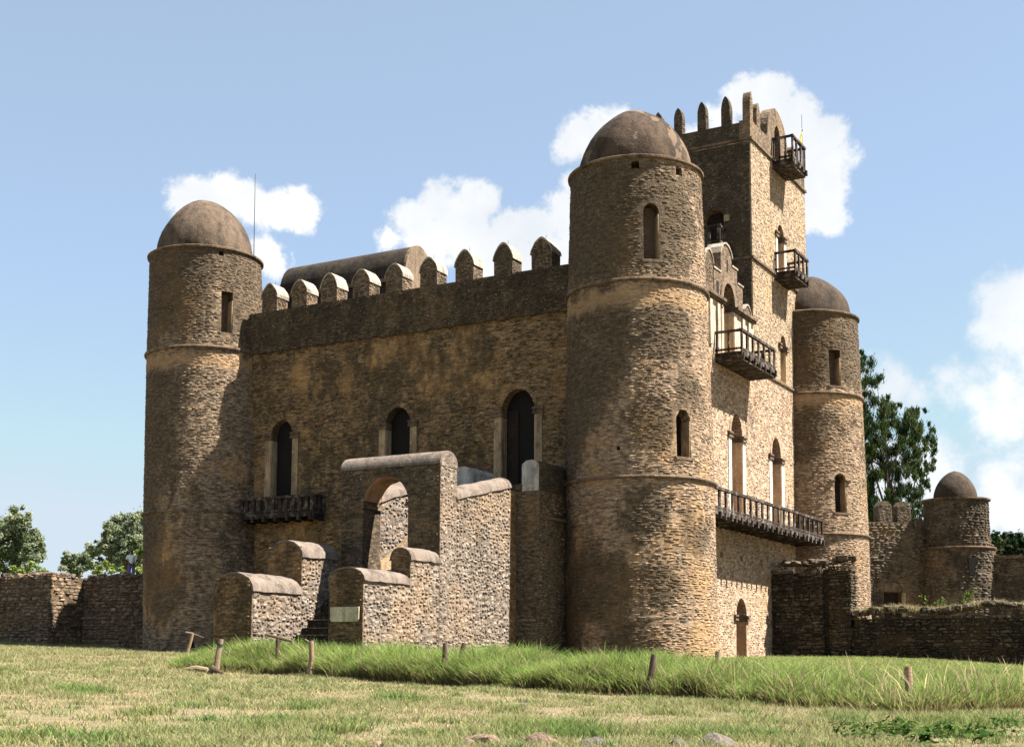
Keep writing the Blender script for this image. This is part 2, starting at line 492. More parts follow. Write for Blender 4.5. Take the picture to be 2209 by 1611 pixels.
class MB:
    """collects polygons and links them as ONE mesh object"""

    def __init__(self):
        self.v, self.f = [], []

    def add(self, vs, fs):
        b = len(self.v)
        self.v += [tuple(p) for p in vs]
        self.f += [[i + b for i in f] for f in fs]
        return self

    def box(self, x0, x1, y0, y1, z0, z1):
        v = [(x, y, z) for z in (z0, z1) for y in (y0, y1) for x in (x0, x1)]
        return self.add(v, [(0, 2, 3, 1), (4, 5, 7, 6), (0, 1, 5, 4), (2, 6, 7, 3), (0, 4, 6, 2), (1, 3, 7, 5)])

    def prism(self, prof, a0, a1, f):
        """closed profile of (p, q) extruded from a0 to a1; f(p, q, a) -> point"""
        n = len(prof)
        v = [f(p, q, a0) for p, q in prof] + [f(p, q, a1) for p, q in prof]
        fs = [list(range(n))[::-1], list(range(n, 2 * n))]
        fs += [(i, (i + 1) % n, n + (i + 1) % n, n + i) for i in range(n)]
        return self.add(v, fs)

    def lathe(self, prof, cen, seg=48, cap0=True, cap1=True):
        v, fs = [], []
        for r, z in prof:
            cx, cy = cen(z)
            v += [(cx + r * math.sin(2 * math.pi * i / seg), cy - r * math.cos(2 * math.pi * i / seg), z) for i in range(seg)]
        for k in range(len(prof) - 1):
            for i in range(seg):
                j = (i + 1) % seg
                fs.append((k * seg + i, k * seg + j, (k + 1) * seg + j, (k + 1) * seg + i))
        if cap0:
            fs.append(list(range(seg))[::-1])
        if cap1:
            fs.append([(len(prof) - 1) * seg + i for i in range(seg)])
        return self.add(v, fs)

    def ring(self, r0, r1, z0, z1, cen, seg=64):
        """a moulding round a tower"""
        v, fs = [], []
        pr = [(r0, z0), (r1 - 0.03, z0 + 0.01), (r1, (z0 + z1) / 2), (r1 - 0.03, z1 - 0.01), (r0, z1)]
        for r, z in pr:
            cx, cy = cen(z)
            v += [(cx + r * math.sin(2 * math.pi * i / seg), cy - r * math.cos(2 * math.pi * i / seg), z) for i in range(seg)]
        n = len(pr)
        for k in range(n):
            for i in range(seg):
                j = (i + 1) % seg
                k2 = (k + 1) % n
                fs.append((k * seg + i, k * seg + j, k2 * seg + j, k2 * seg + i))
        return self.add(v, fs)

    def tube(self, path, radii, n=8):
        rings = []
        path = [Vector(p) for p in path]
        for i, p in enumerate(path):
            d = (path[min(i + 1, len(path) - 1)] - path[max(i - 1, 0)]).normalized()
            a = d.cross(Vector((0.31, 0.77, 0.56))).normalized()
            b = d.cross(a)
            rings.append([p + (a * math.cos(2 * math.pi * k / n) + b * math.sin(2 * math.pi * k / n)) * radii[i] for k in range(n)])
        v = [q for r in rings for q in r]
        fs = [list(range(n))[::-1], [(len(path) - 1) * n + k for k in range(n)]]
        for i in range(len(path) - 1):
            for k in range(n):
                j = (k + 1) % n
                fs.append((i * n + k, i * n + j, (i + 1) * n + j, (i + 1) * n + k))
        return self.add(v, fs)

    def build(self, name, mat, parent=None, smooth=False, bevel=0.0, org=None):
        org = Vector(org) if org is not None else Vector((0, 0, 0))
        me = bpy.data.meshes.new(name)
        me.from_pydata([tuple(Vector(p) - org) for p in self.v], [], self.f)
        bm = bmesh.new()
        bm.from_mesh(me)
        bmesh.ops.recalc_face_normals(bm, faces=bm.faces)
        if bevel:
            bmesh.ops.bevel(bm, geom=list(bm.edges), offset=bevel, segments=1, affect='EDGES', clamp_overlap=True)
        bm.to_mesh(me)
        bm.free()
        me.materials.append(mat)
        if smooth:
            me.shade_smooth()
            try:
                me.set_sharp_from_angle(angle=rad(40))
            except Exception:
                pass
        o = bpy.data.objects.new(name, me)
        o.location = org
        COL.objects.link(o)
        return attach(o, parent)


def cut(o, cutter):
    """boolean difference, baked into o's mesh"""
    co = cutter.build('cutter', M_BLACK)
    m = o.modifiers.new('cut', 'BOOLEAN')
    m.operation = 'DIFFERENCE'
    m.solver = 'EXACT'
    m.object = co
    bpy.context.view_layer.update()
    me = bpy.data.meshes.new_from_object(o.evaluated_get(bpy.context.evaluated_depsgraph_get()))
    old = o.data
    o.modifiers.clear()
    o.data = me
    bpy.data.meshes.remove(old)
    bpy.data.objects.remove(co)
    me.materials.clear()
    me.materials.append(MATOF[o.name])
    return o


MATOF = {}


def polymesh(name, V, loops, starts, totals, mat, parent=None, tone=None, smooth=False):
    me = bpy.data.meshes.new(name)
    me.vertices.add(len(V))
    me.vertices.foreach_set('co', np.ascontiguousarray(V, np.float32).ravel())
    me.loops.add(len(loops))
    me.loops.foreach_set('vertex_index', loops.astype(np.int32))
    me.polygons.add(len(starts))
    me.polygons.foreach_set('loop_start', starts.astype(np.int32))
    me.polygons.foreach_set('loop_total', totals.astype(np.int32))
    me.update(calc_edges=True)
    me.validate()
    if tone is not None:
        a = me.attributes.new('tone', 'FLOAT', 'POINT')
        a.data.foreach_set('value', np.ascontiguousarray(tone, np.float32))
    me.materials.append(mat)
    if smooth:
        me.shade_smooth()
    o = bpy.data.objects.new(name, me)
    COL.objects.link(o)
    return attach(o, parent)


HEX = np.array([(-0.97, -0.45), (-0.62, -0.98), (0.55, -0.95), (0.98, -0.35), (0.86, 0.72), (0.1, 1.0), (-0.85, 0.75)])


def stone_mesh(name, S, fmap, mat, parent):
    """S rows: u, z, half width, half height, proud, tilt. One joined mesh of chamfered rubble stones."""
    S = np.asarray(S, float)
    n, k = len(S), len(HEX)
    ang = RN.normal(0, 0.09, n)
    px = HEX[None, :, 0] * (1 + RN.normal(0, 0.13, (n, k)))
    pz = HEX[None, :, 1] * (1 + RN.normal(0, 0.13, (n, k)))
    flip = np.where(RN.random(n) < 0.5, -1, 1)[:, None]
    px = px * flip
    U = px * S[:, 2:3]
    Z = pz * S[:, 3:4]
    U, Z = U + Z * np.sin(ang)[:, None] * 0.5, Z + U * np.sin(ang)[:, None]
    inset = np.minimum(0.30, 0.018 / np.minimum(S[:, 2:3], S[:, 3:4]) * 1.3)
    u0, z0 = S[:, 0:1], S[:, 1:2]
    hb = np.full((n, k), -0.05)
    hf = S[:, 4:5] + RN.normal(0, 0.13, (n, 2))[:, :1] * S[:, 4:5] * px * 0.5 + RN.normal(0, 0.12, (n, k)) * S[:, 4:5]
    back = fmap(u0 + U, z0 + Z, hb)
    front = fmap(u0 + U * (1 - inset), z0 + Z * (1 - inset), hf)
    V = np.concatenate([back, front], 1).reshape(-1, 3)
    b = (np.arange(n) * 2 * k)[:, None]
    face = b + k + np.arange(k)[None]
    i = np.arange(k)
    j = (i + 1) % k
    quad = np.stack([i, j, k + j, k + i], -1).reshape(1, -1) + b
    # orientation: keep front faces outward whatever the mirror
    loops = np.concatenate([face, quad], 1)
    loops = loops.ravel()
    per = np.array([k] + [4] * k)
    totals = np.tile(per, n)
    starts = np.concatenate([[0], np.cumsum(totals)[:-1]])
    o = polymesh(name, V, loops, starts, totals, mat, parent, np.repeat(RN.random(n), 2 * k))
    o['kind'] = 'stuff'
    bm = bmesh.new()
    bm.from_mesh(o.data)
    bmesh.ops.recalc_face_normals(bm, faces=bm.faces)
    bm.to_mesh(o.data)
    bm.free()
    return o


PG = np.random.default_rng(5).random((32, 32))


def patchy(u, z):
    x, y = u / 1.3 + 64, z / 0.8 + 64
    i, j = int(x), int(y)
    fx, fy = x - i, y - j
    g = lambda p, q: PG[p % 32, q % 32]
    return (g(i, j) * (1 - fx) + g(i + 1, j) * fx) * (1 - fy) + (g(i, j + 1) * (1 - fx) + g(i + 1, j + 1) * fx) * fy


def courses(u0, u1, z0, z1, h=(0.055, 0.125), w=(0.18, 0.58), cover=0.75, proud=(0.004, 0.022), skip=None, gap=0.02):
    out = []
    z = z0
    while z < z1 - 0.04:
        hh = min(R.uniform(*h), z1 - z)
        u = u0 + R.uniform(-0.2, 0.05)
        run = R.random()
        while u < u1:
            ww = R.uniform(*w) * (0.75 + 0.5 * run) * (1.5 if R.random() < 0.08 else 1.0)
            a, b = max(u, u0), min(u + ww, u1)
            if b - a > 0.09 and R.random() < cover * (0.62 + 0.62 * patchy(a, z)):
                cu, cz = (a + b) / 2, z + hh / 2 + R.uniform(-0.025, 0.025)
                if not (skip and skip(cu, cz, (b - a) / 2)):
                    out.append((cu, cz, (b - a) / 2 - gap / 2, hh / 2 - gap / 3, R.uniform(*proud)))
            u += ww
        z += hh
    return out


def rubble(u0, u1, z0, z1, s=(0.09, 0.26), cover=0.9, proud=(0.01, 0.04), skip=None):
    """random rubble: jittered rows of lumpier stones"""
    out = []
    z = z0
    while z < z1:
        hh = R.uniform(s[0], s[1]) * 0.8
        u = u0
        while u < u1:
            ww = R.uniform(*s) * (1.9 if R.random() < 0.10 else 1.15)
            a, b = u, min(u + ww, u1)
            if b - a > 0.06 and R.random() < cover:
                cu, cz = (a + b) / 2, min(max(z + hh / 2 + R.uniform(-0.07, 0.07), z0), z1)
                if not (skip and skip(cu, cz, (b - a) / 2)):
                    out.append((cu, cz, (b - a) / 2 * R.uniform(0.75, 1.02), hh / 2 * R.uniform(0.7, 1.15), R.uniform(*proud)))
            u += ww
        z += hh
    return out


def flat(o, ud, nd):
    o, ud, nd = np.array(o, float), np.array(ud, float), np.array(nd, float)

    def f(u, z, h):
        P = o + np.asarray(u)[..., None] * ud + np.asarray(h)[..., None] * nd
        P = P + np.asarray(z)[..., None] * np.array([0, 0, 1.0])
        return P
    return f


def towermap(cen, rz, r0):
    def f(u, z, h):
        a = np.asarray(u) / r0
        r = rz(np.asarray(z)) + np.asarray(h)
        c = cen(np.asarray(z))
        return np.stack([c[0] + r * np.sin(a), c[1] - r * np.cos(a), np.asarray(z) + 0 * a], -1)
    return f


STONE_ME = {}


def loose_meshes(mat):
    """eight shared stone shapes: unit in u (x), z; proud along -y"""
    if mat.name in STONE_ME:
        return STONE_ME[mat.name]
    res = []
    for q in range(8):
        k = len(HEX)
        pts = [(HEX[i][0] * R.uniform(0.82, 1.12), HEX[i][1] * R.uniform(0.82, 1.12)) for i in range(k)]
        v = [(p[0], 0.6, p[1]) for p in pts]
        v += [(p[0], -0.45 + R.uniform(-0.12, 0.12), p[1]) for p in pts]
        v += [(p[0] * 0.72, -1.0 + R.uniform(-0.2, 0.2), p[1] * 0.68) for p in pts]
        fs = [tuple(range(k))[::-1], tuple(range(2 * k, 3 * k))]
        for lev in (0, k):
            fs += [(lev + i, lev + (i + 1) % k, lev + k + (i + 1) % k, lev + k + i) for i in range(k)]
        me = bpy.data.meshes.new('stone')
        me.from_pydata(v, [], fs)
        bm = bmesh.new()
        bm.from_mesh(me)
        bmesh.ops.recalc_face_normals(bm, faces=bm.faces)
        bm.to_mesh(me)
        bm.free()
        me.materials.append(mat)
        res.append(me)
    STONE_ME[mat.name] = res
    return res


def loose_stones(S, place, mat, parent, name='stone'):
    """each stone an object of its own; place(u, z) -> (point, u direction, outward normal)"""
    mes = loose_meshes(mat)
    org = Vector(parent.location)
    p = parent.parent
    while p is not None:
        org += Vector(p.location)
        p = p.parent
    for s in S:
        P, ud, nd = place(s[0], s[1])
        o = bpy.data.objects.new(name, R.choice(mes))
        ud, nd = Vector(ud), Vector(nd)
        up = Vector((0, 0, 1))
        t = R.uniform(-0.08, 0.08)
        x, z = ud * math.cos(t) + up * math.sin(t), up * math.cos(t) - ud * math.sin(t)
        m = Matrix((x * s[2], -nd * max(s[4] * 0.7, 0.012), z * s[3])).transposed().to_4x4()
        m.translation = Vector(P) - org
        COL.objects.link(o)
        o.parent = parent
        o.matrix_local = m


def split_big(S, n, key=lambda s: s[2] * s[3]):
    """the n largest stones become objects, the rest stay joined"""
    order = sorted(range(len(S)), key=lambda i: -key(S[i]))
    big = set(order[:n])
    return [S[i] for i in order[:n]], [S[i] for i in range(len(S)) if i not in big]


def arch(w, z0, zs, zt, n=8):
    """profile of an arched opening about u = 0"""
    h = w / 2
    p = [(-h, z0), (h, z0), (h, zs)]
    p += [(h * math.cos(math.pi * i / (2 * n)), zs + (zt - zs) * math.sin(math.pi * i / (2 * n))) for i in range(1, n)]
    p += [(0, zt)]
    p += [(-h * math.sin(math.pi * i / (2 * n)), zs + (zt - zs) * math.cos(math.pi * i / (2 * n))) for i in range(1, n)]
    p += [(-h, zs)]
    return p


FRONT = lambda p, q, a: (p, -a, q)          # u along x, a = outward (-y)
SIDE = lambda p, q, a: (a, p, q)            # u along y, a = outward (+x)


# ------------------------------------------------------------------ ground
def terr(x, y):
    vx, vy = x - CAM.x, y - CAM.y
    d = vx * HF.x + vy * HF.y
    lat = vx * RT0.x + vy * RT0.y
    z = -1.65 + 0.029 * np.minimum(d, 57) + 0.02 * np.clip(d - 57, 0, 50) + 0.03 * np.clip(-lat - 8, 0, 40) - 0.09 * np.clip(lat - 18.5, 0, 16) * np.clip((d - 40) / 20, 0, 1)
    return z + 0.035 * np.sin(x * 0.9 + 1.3 * np.sin(y * 0.5)) * np.sin(y * 0.8 + 0.7) - 0.0 * d


def vnoise(x, y, s, seed):
    """smooth value noise in numpy"""
    g = np.random.default_rng(seed).random((64, 64))
    X, Y = x / s + 1000.0, y / s + 1000.0
    i, j = np.floor(X).astype(int), np.floor(Y).astype(int)
    fx, fy = X - i, Y - j
    fx, fy = fx * fx * (3 - 2 * fx), fy * fy * (3 - 2 * fy)
    a = lambda p, q: g[p % 64, q % 64]
    return (a(i, j) * (1 - fx) + a(i + 1, j) * fx) * (1 - fy) + (a(i, j + 1) * (1 - fx) + a(i + 1, j + 1) * fx) * fy


def green_field(x, y):
    return 0.34 * vnoise(x, y, 2.2, 1) + 0.38 * vnoise(x, y, 0.8, 2) + 0.28 * vnoise(x, y, 0.3, 3)


def ground():
    xs = np.concatenate([np.linspace(-900, -75, 12), np.linspace(-70, 50, 200), np.linspace(60, 900, 12)])
    ys = np.concatenate([np.linspace(-900, -70, 12), np.linspace(-62, 40, 170), np.linspace(50, 1500, 14)])
    X, Y = np.meshgrid(xs, ys)
    V = np.stack([X, Y, terr(X, Y)], -1).reshape(-1, 3)
    nx, ny = len(xs), len(ys)
    i = (np.arange(ny - 1)[:, None] * nx + np.arange(nx - 1)[None]).ravel()
    loops = np.stack([i, i + 1, i + nx + 1, i + nx], -1).ravel()
    n = len(i)
    t = NT('dry_turf_soil')
    a = t.noise(0.5, 6, 0.65)
    b = t.noise(7, 6, 0.7)
    base = t.mix(t.ramp(a, [(0.40, 0.0), (0.62, 1.0)]), (0.185, 0.145, 0.088), (0.13, 0.125, 0.06))
    base = t.mix(t.ramp(b, [(0.55, 0.0), (0.72, 0.8)]), base, (0.20, 0.125, 0.075))
    base = t.mix(0.9, base, t.ramp(t.noise(22, 6, 0.8), [(0.36, 0.25), (0.5, 0.8), (0.62, 1.5)]), 'MULTIPLY')
    t.bump(b, 0.06)
    o = polymesh('ground', V, loops, np.arange(n) * 4, np.full(n, 4), t.fin(base), None, None, True)
    tag(o, 'dry grassy ground sloping gently up to the castle', None, None, 'structure')


ground()


def to_ground(px, py):
    r = aim(px, py)
    r = r / (r.x * HF.x + r.y * HF.y)
    for d in np.arange(6, 140, 0.05):
        p = CAM + r * d
        if p.z <= float(terr(p.x, p.y)):
            return p
    return CAM + r * 60


# ------------------------------------------------------------------ castle
castle = empty('castle', (0, 0, 0), 'brown stone castle with domed round corner towers and a square crenellated keep', 'castle')


def lerp(a, b, t):
    return a + (b - a) * t


def cenF(z):
    return (lerp(0.0, -0.12, np.clip(z / 20, 0, 1.2)), 0.0 * z)


def cenL(z):
    t = np.clip(z / 20, 0, 1.2)
    return (lerp(-24.05, -24.62, t), lerp(0.28, -0.14, t))


def cenR(z):
    return (0.0 * z, 24.2 + 0.0 * z)


def cenB(z):
    return (-24.4 + 0.0 * z, 24.2 + 0.0 * z)


def tower(cen, zs, scale, dome_mat, label, windows, holes, seedu, mats, big=0, ang=(-75, 125), flags=()):
    z1, z2, z3, zd = zs
    k = scale
    prof = [(3.2 * k, -1.2), (3.19 * k, 0), (3.16 * k, z1), (2.98 * k, z2), (2.82 * k, z3 - 0.1)]
    rz = lambda z: np.interp(z, [p[1] for p in prof], [p[0] for p in prof])
    fine = [(-1.2)] + list(np.linspace(0, z3 - 0.1, 40))
    body = MB().lathe([(float(rz(z)), z) for z in fine], cen, 72).build('round_tower', mats[1], castle, True)
    if label:
        body['label'] = label
    MATOF[body.name] = mats[1]
    for (a, w, za, zb, top, leaf) in windows:
        r_ = float(rz((za + zb) / 2))
        c = cen((za + zb) / 2)
        n = Vector((math.sin(rad(a)), -math.cos(rad(a)), 0))
        u = Vector((math.cos(rad(a)), math.sin(rad(a)), 0))
        o0 = Vector((float(c[0]), float(c[1]), 0))
        fm = lambda p, q, h: tuple(o0 + u * p + n * h + Vector((0, 0, q)))
        if top == 'arch':
            pr = arch(w, za, zb - w * 0.55, zb)
        elif top == 'cut':
            pr = [(-w / 2, za), (w / 2, za), (w / 2, zb - 0.35), (w * 0.22, zb), (-w * 0.22, zb), (-w / 2, zb - 0.35)]
        else:
            pr = [(-w / 2, za), (w / 2, za), (w / 2, zb), (-w / 2, zb)]
        cut(body, MB().prism(pr, r_ - 0.85, r_ + 0.6, fm))
        g = MB().prism([(p * 0.98, q) for p, q in pr], r_ - 0.80, r_ - 0.62, fm)
        g.build('window_shutter', leaf, body)
        t_ = 0.05
        mk = MB().prism([(-w / 2 - 0.02, za - 0.12), (w / 2 + 0.12, za - 0.12), (w / 2 + 0.12, za), (-w / 2 - 0.12, za)],
                        r_ - 0.3, r_ + 0.05, fm).build('sill', M_RING, body)
        mk = MB().prism([(w / 2 - t_, za + 0.01), (w / 2 - 0.004, za + 0.01), (w / 2 - 0.004, zb - 0.45), (w / 2 - t_, zb - 0.45)],
                        r_ - 0.6, r_ - 0.03, fm).build('window_jamb', M_CREAM, body)
        if 'capital' in flags and zb < 12:
            for sgn in (-1, 1):
                MB().prism([(sgn * w / 2, zb - w * 0.62), (sgn * (w / 2 + 0.28), zb - w * 0.62), (sgn * (w / 2 + 0.28), zb - w * 0.5),
                            (sgn * w / 2, zb - w * 0.5)], r_ - 0.2, r_ + 0.06, fm).build('capital', M_RING, body)
    for a, z, s in holes:
        r_ = float(rz(z))
        c = cen(z)
        n = Vector((math.sin(rad(a)), -math.cos(rad(a)), 0))
        u = Vector((math.cos(rad(a)), math.sin(rad(a)), 0))
        o0 = Vector((float(c[0]), float(c[1]), 0))
        fm = lambda p, q, h: tuple(o0 + u * p + n * h + Vector((0, 0, q)))
        cut(body, MB().prism([(-s / 2, z - s / 2), (s / 2, z - s / 2), (s / 2 * 0.8, z + s / 2), (-s / 2, z + s / 2 * 0.9)], r_ - 0.6, r_ + 0.5, fm))
    body.data.shade_smooth()
    body.data.set_sharp_from_angle(angle=rad(35))
    MB().ring(float(rz(z1)) - 0.05, float(rz(z1)) + 0.12, z1 - 0.08, z1 + 0.07, cen).build('string_course', M_RING, body, True)
    MB().ring(float(rz(z2)) - 0.05, float(rz(z2)) + 0.13, z2 - 0.09, z2 + 0.08, cen).build('string_course', M_RING, body, True)
    rb, re = 2.45 * k, 2.82 * k
    MB().lathe([(re - 0.06, z3 - 0.14), (re + 0.12, z3 - 0.09), (re + 0.13, z3 - 0.01), (re + 0.06, z3 + 0.03), (rb - 0.02, z3 + 0.16)],
               cen, 72, True, True).build('eave', M_RING, body, True)
    H = zd - z3 - 0.12
    pr = []
    for i in range(22):
        t = i / 21
        pr.append((max(rb * (1 - t ** 1.95) ** 0.62, 0.02), z3 + 0.12 + H * t))
    dm = MB().lathe(pr, cen, 64)
    ph = R.uniform(0, 6)
    wob = lambda x, y, z: 1 + 0.012 * math.sin(3 * math.atan2(y - cy_, x - cx_) + ph + z) + 0.010 * math.sin(5 * math.atan2(y - cy_, x - cx_) - 2 * z) + R.uniform(-0.004, 0.004)
    cx_, cy_ = (float(q) for q in cen(z3))
    nv = []
    for (x, y, z) in dm.v:
        k_ = wob(x, y, z)
        nv.append((cx_ + (x - cx_) * k_, cy_ + (y - cy_) * k_, z + (0.02 * math.sin(4 * x + ph) if z > z3 + 0.5 else 0)))
    dm.v = nv
    dm.build('dome', dome_mat, body, True)
    r0 = 3.0 * k
    fm = towermap(cen, rz, r0)
    win = [(rad(a) * r0, w / 2, za, zb) for (a, w, za, zb, _, _) in windows] + [(rad(a) * r0, s / 2, z - s / 2, z + s / 2) for a, z, s in holes]

    def skip(u, z, hw):
        for (uu, w, za, zb) in win:
            if abs(u - uu) < w + hw + 0.03 and za - 0.2 < z < zb + 0.1:
                return True
        return min(abs(z - z1), abs(z - z2)) < 0.16
    S = courses(rad(ang[0]) * r0, rad(ang[1]) * r0, -0.4, z3 - 0.2, skip=skip, cover=0.82)
    if big:
        B, S = split_big(S, big)

        def place(u, z):
            P = fm(np.array(u), np.array(z), np.array(0.0))
            a = u / r0
            return P, (math.cos(a), math.sin(a), 0), (math.sin(a), -math.cos(a), 0)
        loose_stones(B, place, mats[0], body)
    stone_mesh('rubble_facing', S, fm, mats[0], body)
    return body


ZF = (7.45, 15.62, 20.92, 23.95)
ZL = (7.35, 15.57, 20.78, 24.05)
ZR = (7.2, 15.2, 19.98, 22.7)
tF = tower(cenF, ZF, 1.0, M_DOME, 'near corner tower with patched brown dome',
           [(36.5, 0.66, 16.46, 18.85, 'arch', M_SHUT), (60, 0.72, 8.3, 10.25, 'cut', M_BLACK)],
           [(24.2, 20.5, 0.34), (64, 20.4, 0.36), (9, 8.6, 0.16)], 0, M_CAS, 300)
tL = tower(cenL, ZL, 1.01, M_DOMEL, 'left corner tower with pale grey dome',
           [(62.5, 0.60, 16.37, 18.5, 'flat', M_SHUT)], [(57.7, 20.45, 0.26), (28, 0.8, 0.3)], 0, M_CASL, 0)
tR = tower(cenR, ZR, 1.0, M_DOMED, 'rear right corner tower beside the keep',
           [(46.5, 0.72, 15.62, 17.7, 'flat', M_SHUT), (47.8, 0.74, 8.4, 10.6, 'arch', M_DOOR)], [], 0, M_CAS, 0, (-40, 125), ('capital',))
tB = MB().lathe([(3.2, -1), (3.1, 7.4), (2.95, 15.6), (2.82, 20.9), (2.3, 21.0), (1.75, 22.6), (0.9, 23.7), (0.02, 24.0)], cenB, 40)
tB.build('round_tower', M_CAS[1], castle, True)

# lightning rod by the left tower
MB().tube([(-22.75, 1.4, 17.5), (-22.75, 1.4, 21), (-22.8, 1.4, 25.7)], [0.03, 0.025, 0.012], 6).build('lightning_rod', M_IRON, castle)


# ---- doors with painted jambs, capitals and a leaf
def doorway(wall, fmap, uc, ow, z0, zs, zt, strip, strip_mat, leaf_mat, reveal_mat, depth=1.0, caps=True, strip_top=None, ring_mat=None, ring_stone=None):
    """fmap(u, z, outward); near: the side (+1 / -1 in u) whose reveal the street sees"""
    pr = arch(ow, z0, zs, zt)
    cut(wall, MB().prism([(uc + p, q) for p, q in pr], -depth, 0.5, fmap))
    d = MB().prism([(uc + p * 0.985, q) for p, q in pr], -depth + 0.01, -depth + 0.16, fmap).build('door_leaf', leaf_mat, wall)
    h = ow / 2
    st = strip_top or zs - 0.14
    for s in (-1, 1):
        if strip:
            a, b = uc + s * h, uc + s * (h + strip)
            MB().prism([(a, z0), (b, z0), (b, st), (a, st)], -0.1, 0.035, fmap).build('jamb', strip_mat, wall)
        if caps:
            a, b = uc + s * (h - 0.1), uc + s * (h + strip + 0.08 if strip else h + 0.28)
            c = MB()
            c.prism([(a, st), (b, st), (b, st + 0.1), (a, st + 0.1)], -0.35, 0.11, fmap)
            c.prism([(a + s * 0.02, st + 0.1), (b - s * 0.05, st + 0.1), (b - s * 0.05, st + 0.2), (a, st + 0.2)], -0.35, 0.07, fmap)
            c.prism([(a, st + 0.2), (b + s * 0.02, st + 0.2), (b + s * 0.02, st + 0.29), (a, st + 0.29)], -0.35, 0.13, fmap)
            c.build('capital', ring_mat or M_RING, wall)
    # painted reveals
    for s in (-1, 1):
        a, b = uc + s * (h - 0.035), uc + s * (h - 0.003)
        MB().prism([(a, z0 + 0.01), (b, z0 + 0.01), (b, st - 0.01), (a, st - 0.01)], -depth + 0.17, -0.004, fmap).build('reveal', reveal_mat, wall)
    n = 11
    ri, ro = 1.0, (h + 0.24) / h
    v = MB()
    p = [(uc + h * ri * math.cos(math.pi * i / n), zs + (zt - zs) * ri * math.sin(math.pi * i / n)) for i in range(n + 1)]
    q = [(uc + h * ro * math.cos(math.pi * i / n), zs + ((zt - zs) * 1.0 + 0.24) * math.sin(math.pi * i / n)) for i in range(n + 1)]
    for i in range(n):
        v.prism([p[i], q[i], q[i + 1], p[i + 1]], -0.06, 0.022 + R.uniform(-0.010, 0.012), fmap)
    v.build('arch_ring', ring_stone or wall.data.materials[0], wall)


# ---- front wall (faces -y)
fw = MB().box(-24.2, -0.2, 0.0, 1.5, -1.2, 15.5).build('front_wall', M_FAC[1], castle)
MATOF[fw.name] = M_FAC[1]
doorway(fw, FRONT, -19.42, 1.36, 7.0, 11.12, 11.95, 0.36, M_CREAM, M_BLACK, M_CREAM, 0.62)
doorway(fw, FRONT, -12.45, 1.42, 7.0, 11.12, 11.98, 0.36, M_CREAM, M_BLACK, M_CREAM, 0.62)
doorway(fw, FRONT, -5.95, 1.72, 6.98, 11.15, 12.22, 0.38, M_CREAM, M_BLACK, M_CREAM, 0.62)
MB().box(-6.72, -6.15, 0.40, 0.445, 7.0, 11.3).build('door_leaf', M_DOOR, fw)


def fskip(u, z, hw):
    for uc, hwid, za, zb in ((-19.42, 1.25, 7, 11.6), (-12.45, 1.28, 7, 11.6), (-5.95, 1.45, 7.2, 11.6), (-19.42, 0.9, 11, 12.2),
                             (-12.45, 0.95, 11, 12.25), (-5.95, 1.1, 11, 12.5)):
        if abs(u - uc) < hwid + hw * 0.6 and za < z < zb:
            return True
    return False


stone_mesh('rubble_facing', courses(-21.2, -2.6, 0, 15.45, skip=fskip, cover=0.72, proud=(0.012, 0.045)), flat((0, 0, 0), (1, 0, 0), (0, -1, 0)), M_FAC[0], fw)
# parapet, slightly proud with a ragged lower edge
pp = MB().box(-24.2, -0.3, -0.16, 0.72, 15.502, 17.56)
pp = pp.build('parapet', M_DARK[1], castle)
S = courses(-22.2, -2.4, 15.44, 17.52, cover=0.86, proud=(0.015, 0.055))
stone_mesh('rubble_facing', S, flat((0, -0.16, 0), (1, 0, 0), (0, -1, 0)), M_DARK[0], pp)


def merlon(fm, uc, w, z0, zs, zt, dep, cap=M_CAP, mats=M_MER, parent=None, front=M_DARK, pole=True, capd=0.10):
    """upright with an ogival head and a plastered cap; fm(u, z, outward)"""
    h = w / 2
    jit = [R.uniform(-0.05, 0.05) for _ in range(7)]

    def head(hh, top, base):
        return [(hh * a * (1 + jit[i]), base + (top - base) * b) for i, (a, b) in enumerate(((1, 0), (0.96, 0.22), (0.82, 0.48), (0.59, 0.72), (0.34, 0.89), (0.15, 0.97), (0, 1)))]
    r = head(h, zt - capd, zs)
    prof = [(uc - h, z0), (uc + h, z0)] + [(uc + p, q) for p, q in r] + [(uc - p, q) for p, q in r[::-1][1:]]
    m = MB().prism(prof, -dep, 0, fm).build('merlon', mats[1], parent)
    if cap:
        ro = head(h + 0.05, zt, zs - 0.06)
        outer = [(uc + p, q) for p, q in ro] + [(uc - p, q) for p, q in ro[::-1][1:]]
        inner = [(uc + p, q) for p, q in r] + [(uc - p, q) for p, q in r[::-1][1:]]
        c = MB()
        for i in range(len(outer) - 1):
            c.prism([inner[i], outer[i], outer[i + 1], inner[i + 1]], -dep - 0.04, 0.05, fm)
        c.build('cap', cap, m)
    if pole:
        P = [fm(uc, zt - 0.02, -dep / 2), fm(uc + 0.02, zt + 0.22, -dep / 2)]
        MB().tube(P, [0.014, 0.008], 4).build('spike', M_IRON, m)
    S = courses(uc - h + 0.02, uc + h - 0.02, z0, zs + (zt - zs) * 0.45, cover=0.85, w=(0.16, 0.36))
    f0 = lambda u, z, hh: np.stack(fm(np.asarray(u), np.asarray(z), np.asarray(hh)) if False else np.broadcast_arrays(*fm(np.asarray(u), np.asarray(z), np.asarray(hh))), -1)
    A = S
    stone_mesh('rubble_facing', A, f0, front[0], m)
    S2 = courses(-dep + 0.03, -0.03, z0, zs, cover=0.9, w=(0.16, 0.36))
    f1 = lambda u, z, hh: np.stack(np.broadcast_arrays(*fm(uc + h + np.asarray(hh), np.asarray(z), np.asarray(u))), -1)
    stone_mesh('rubble_facing', S2, f1, mats[0], m)
    return m


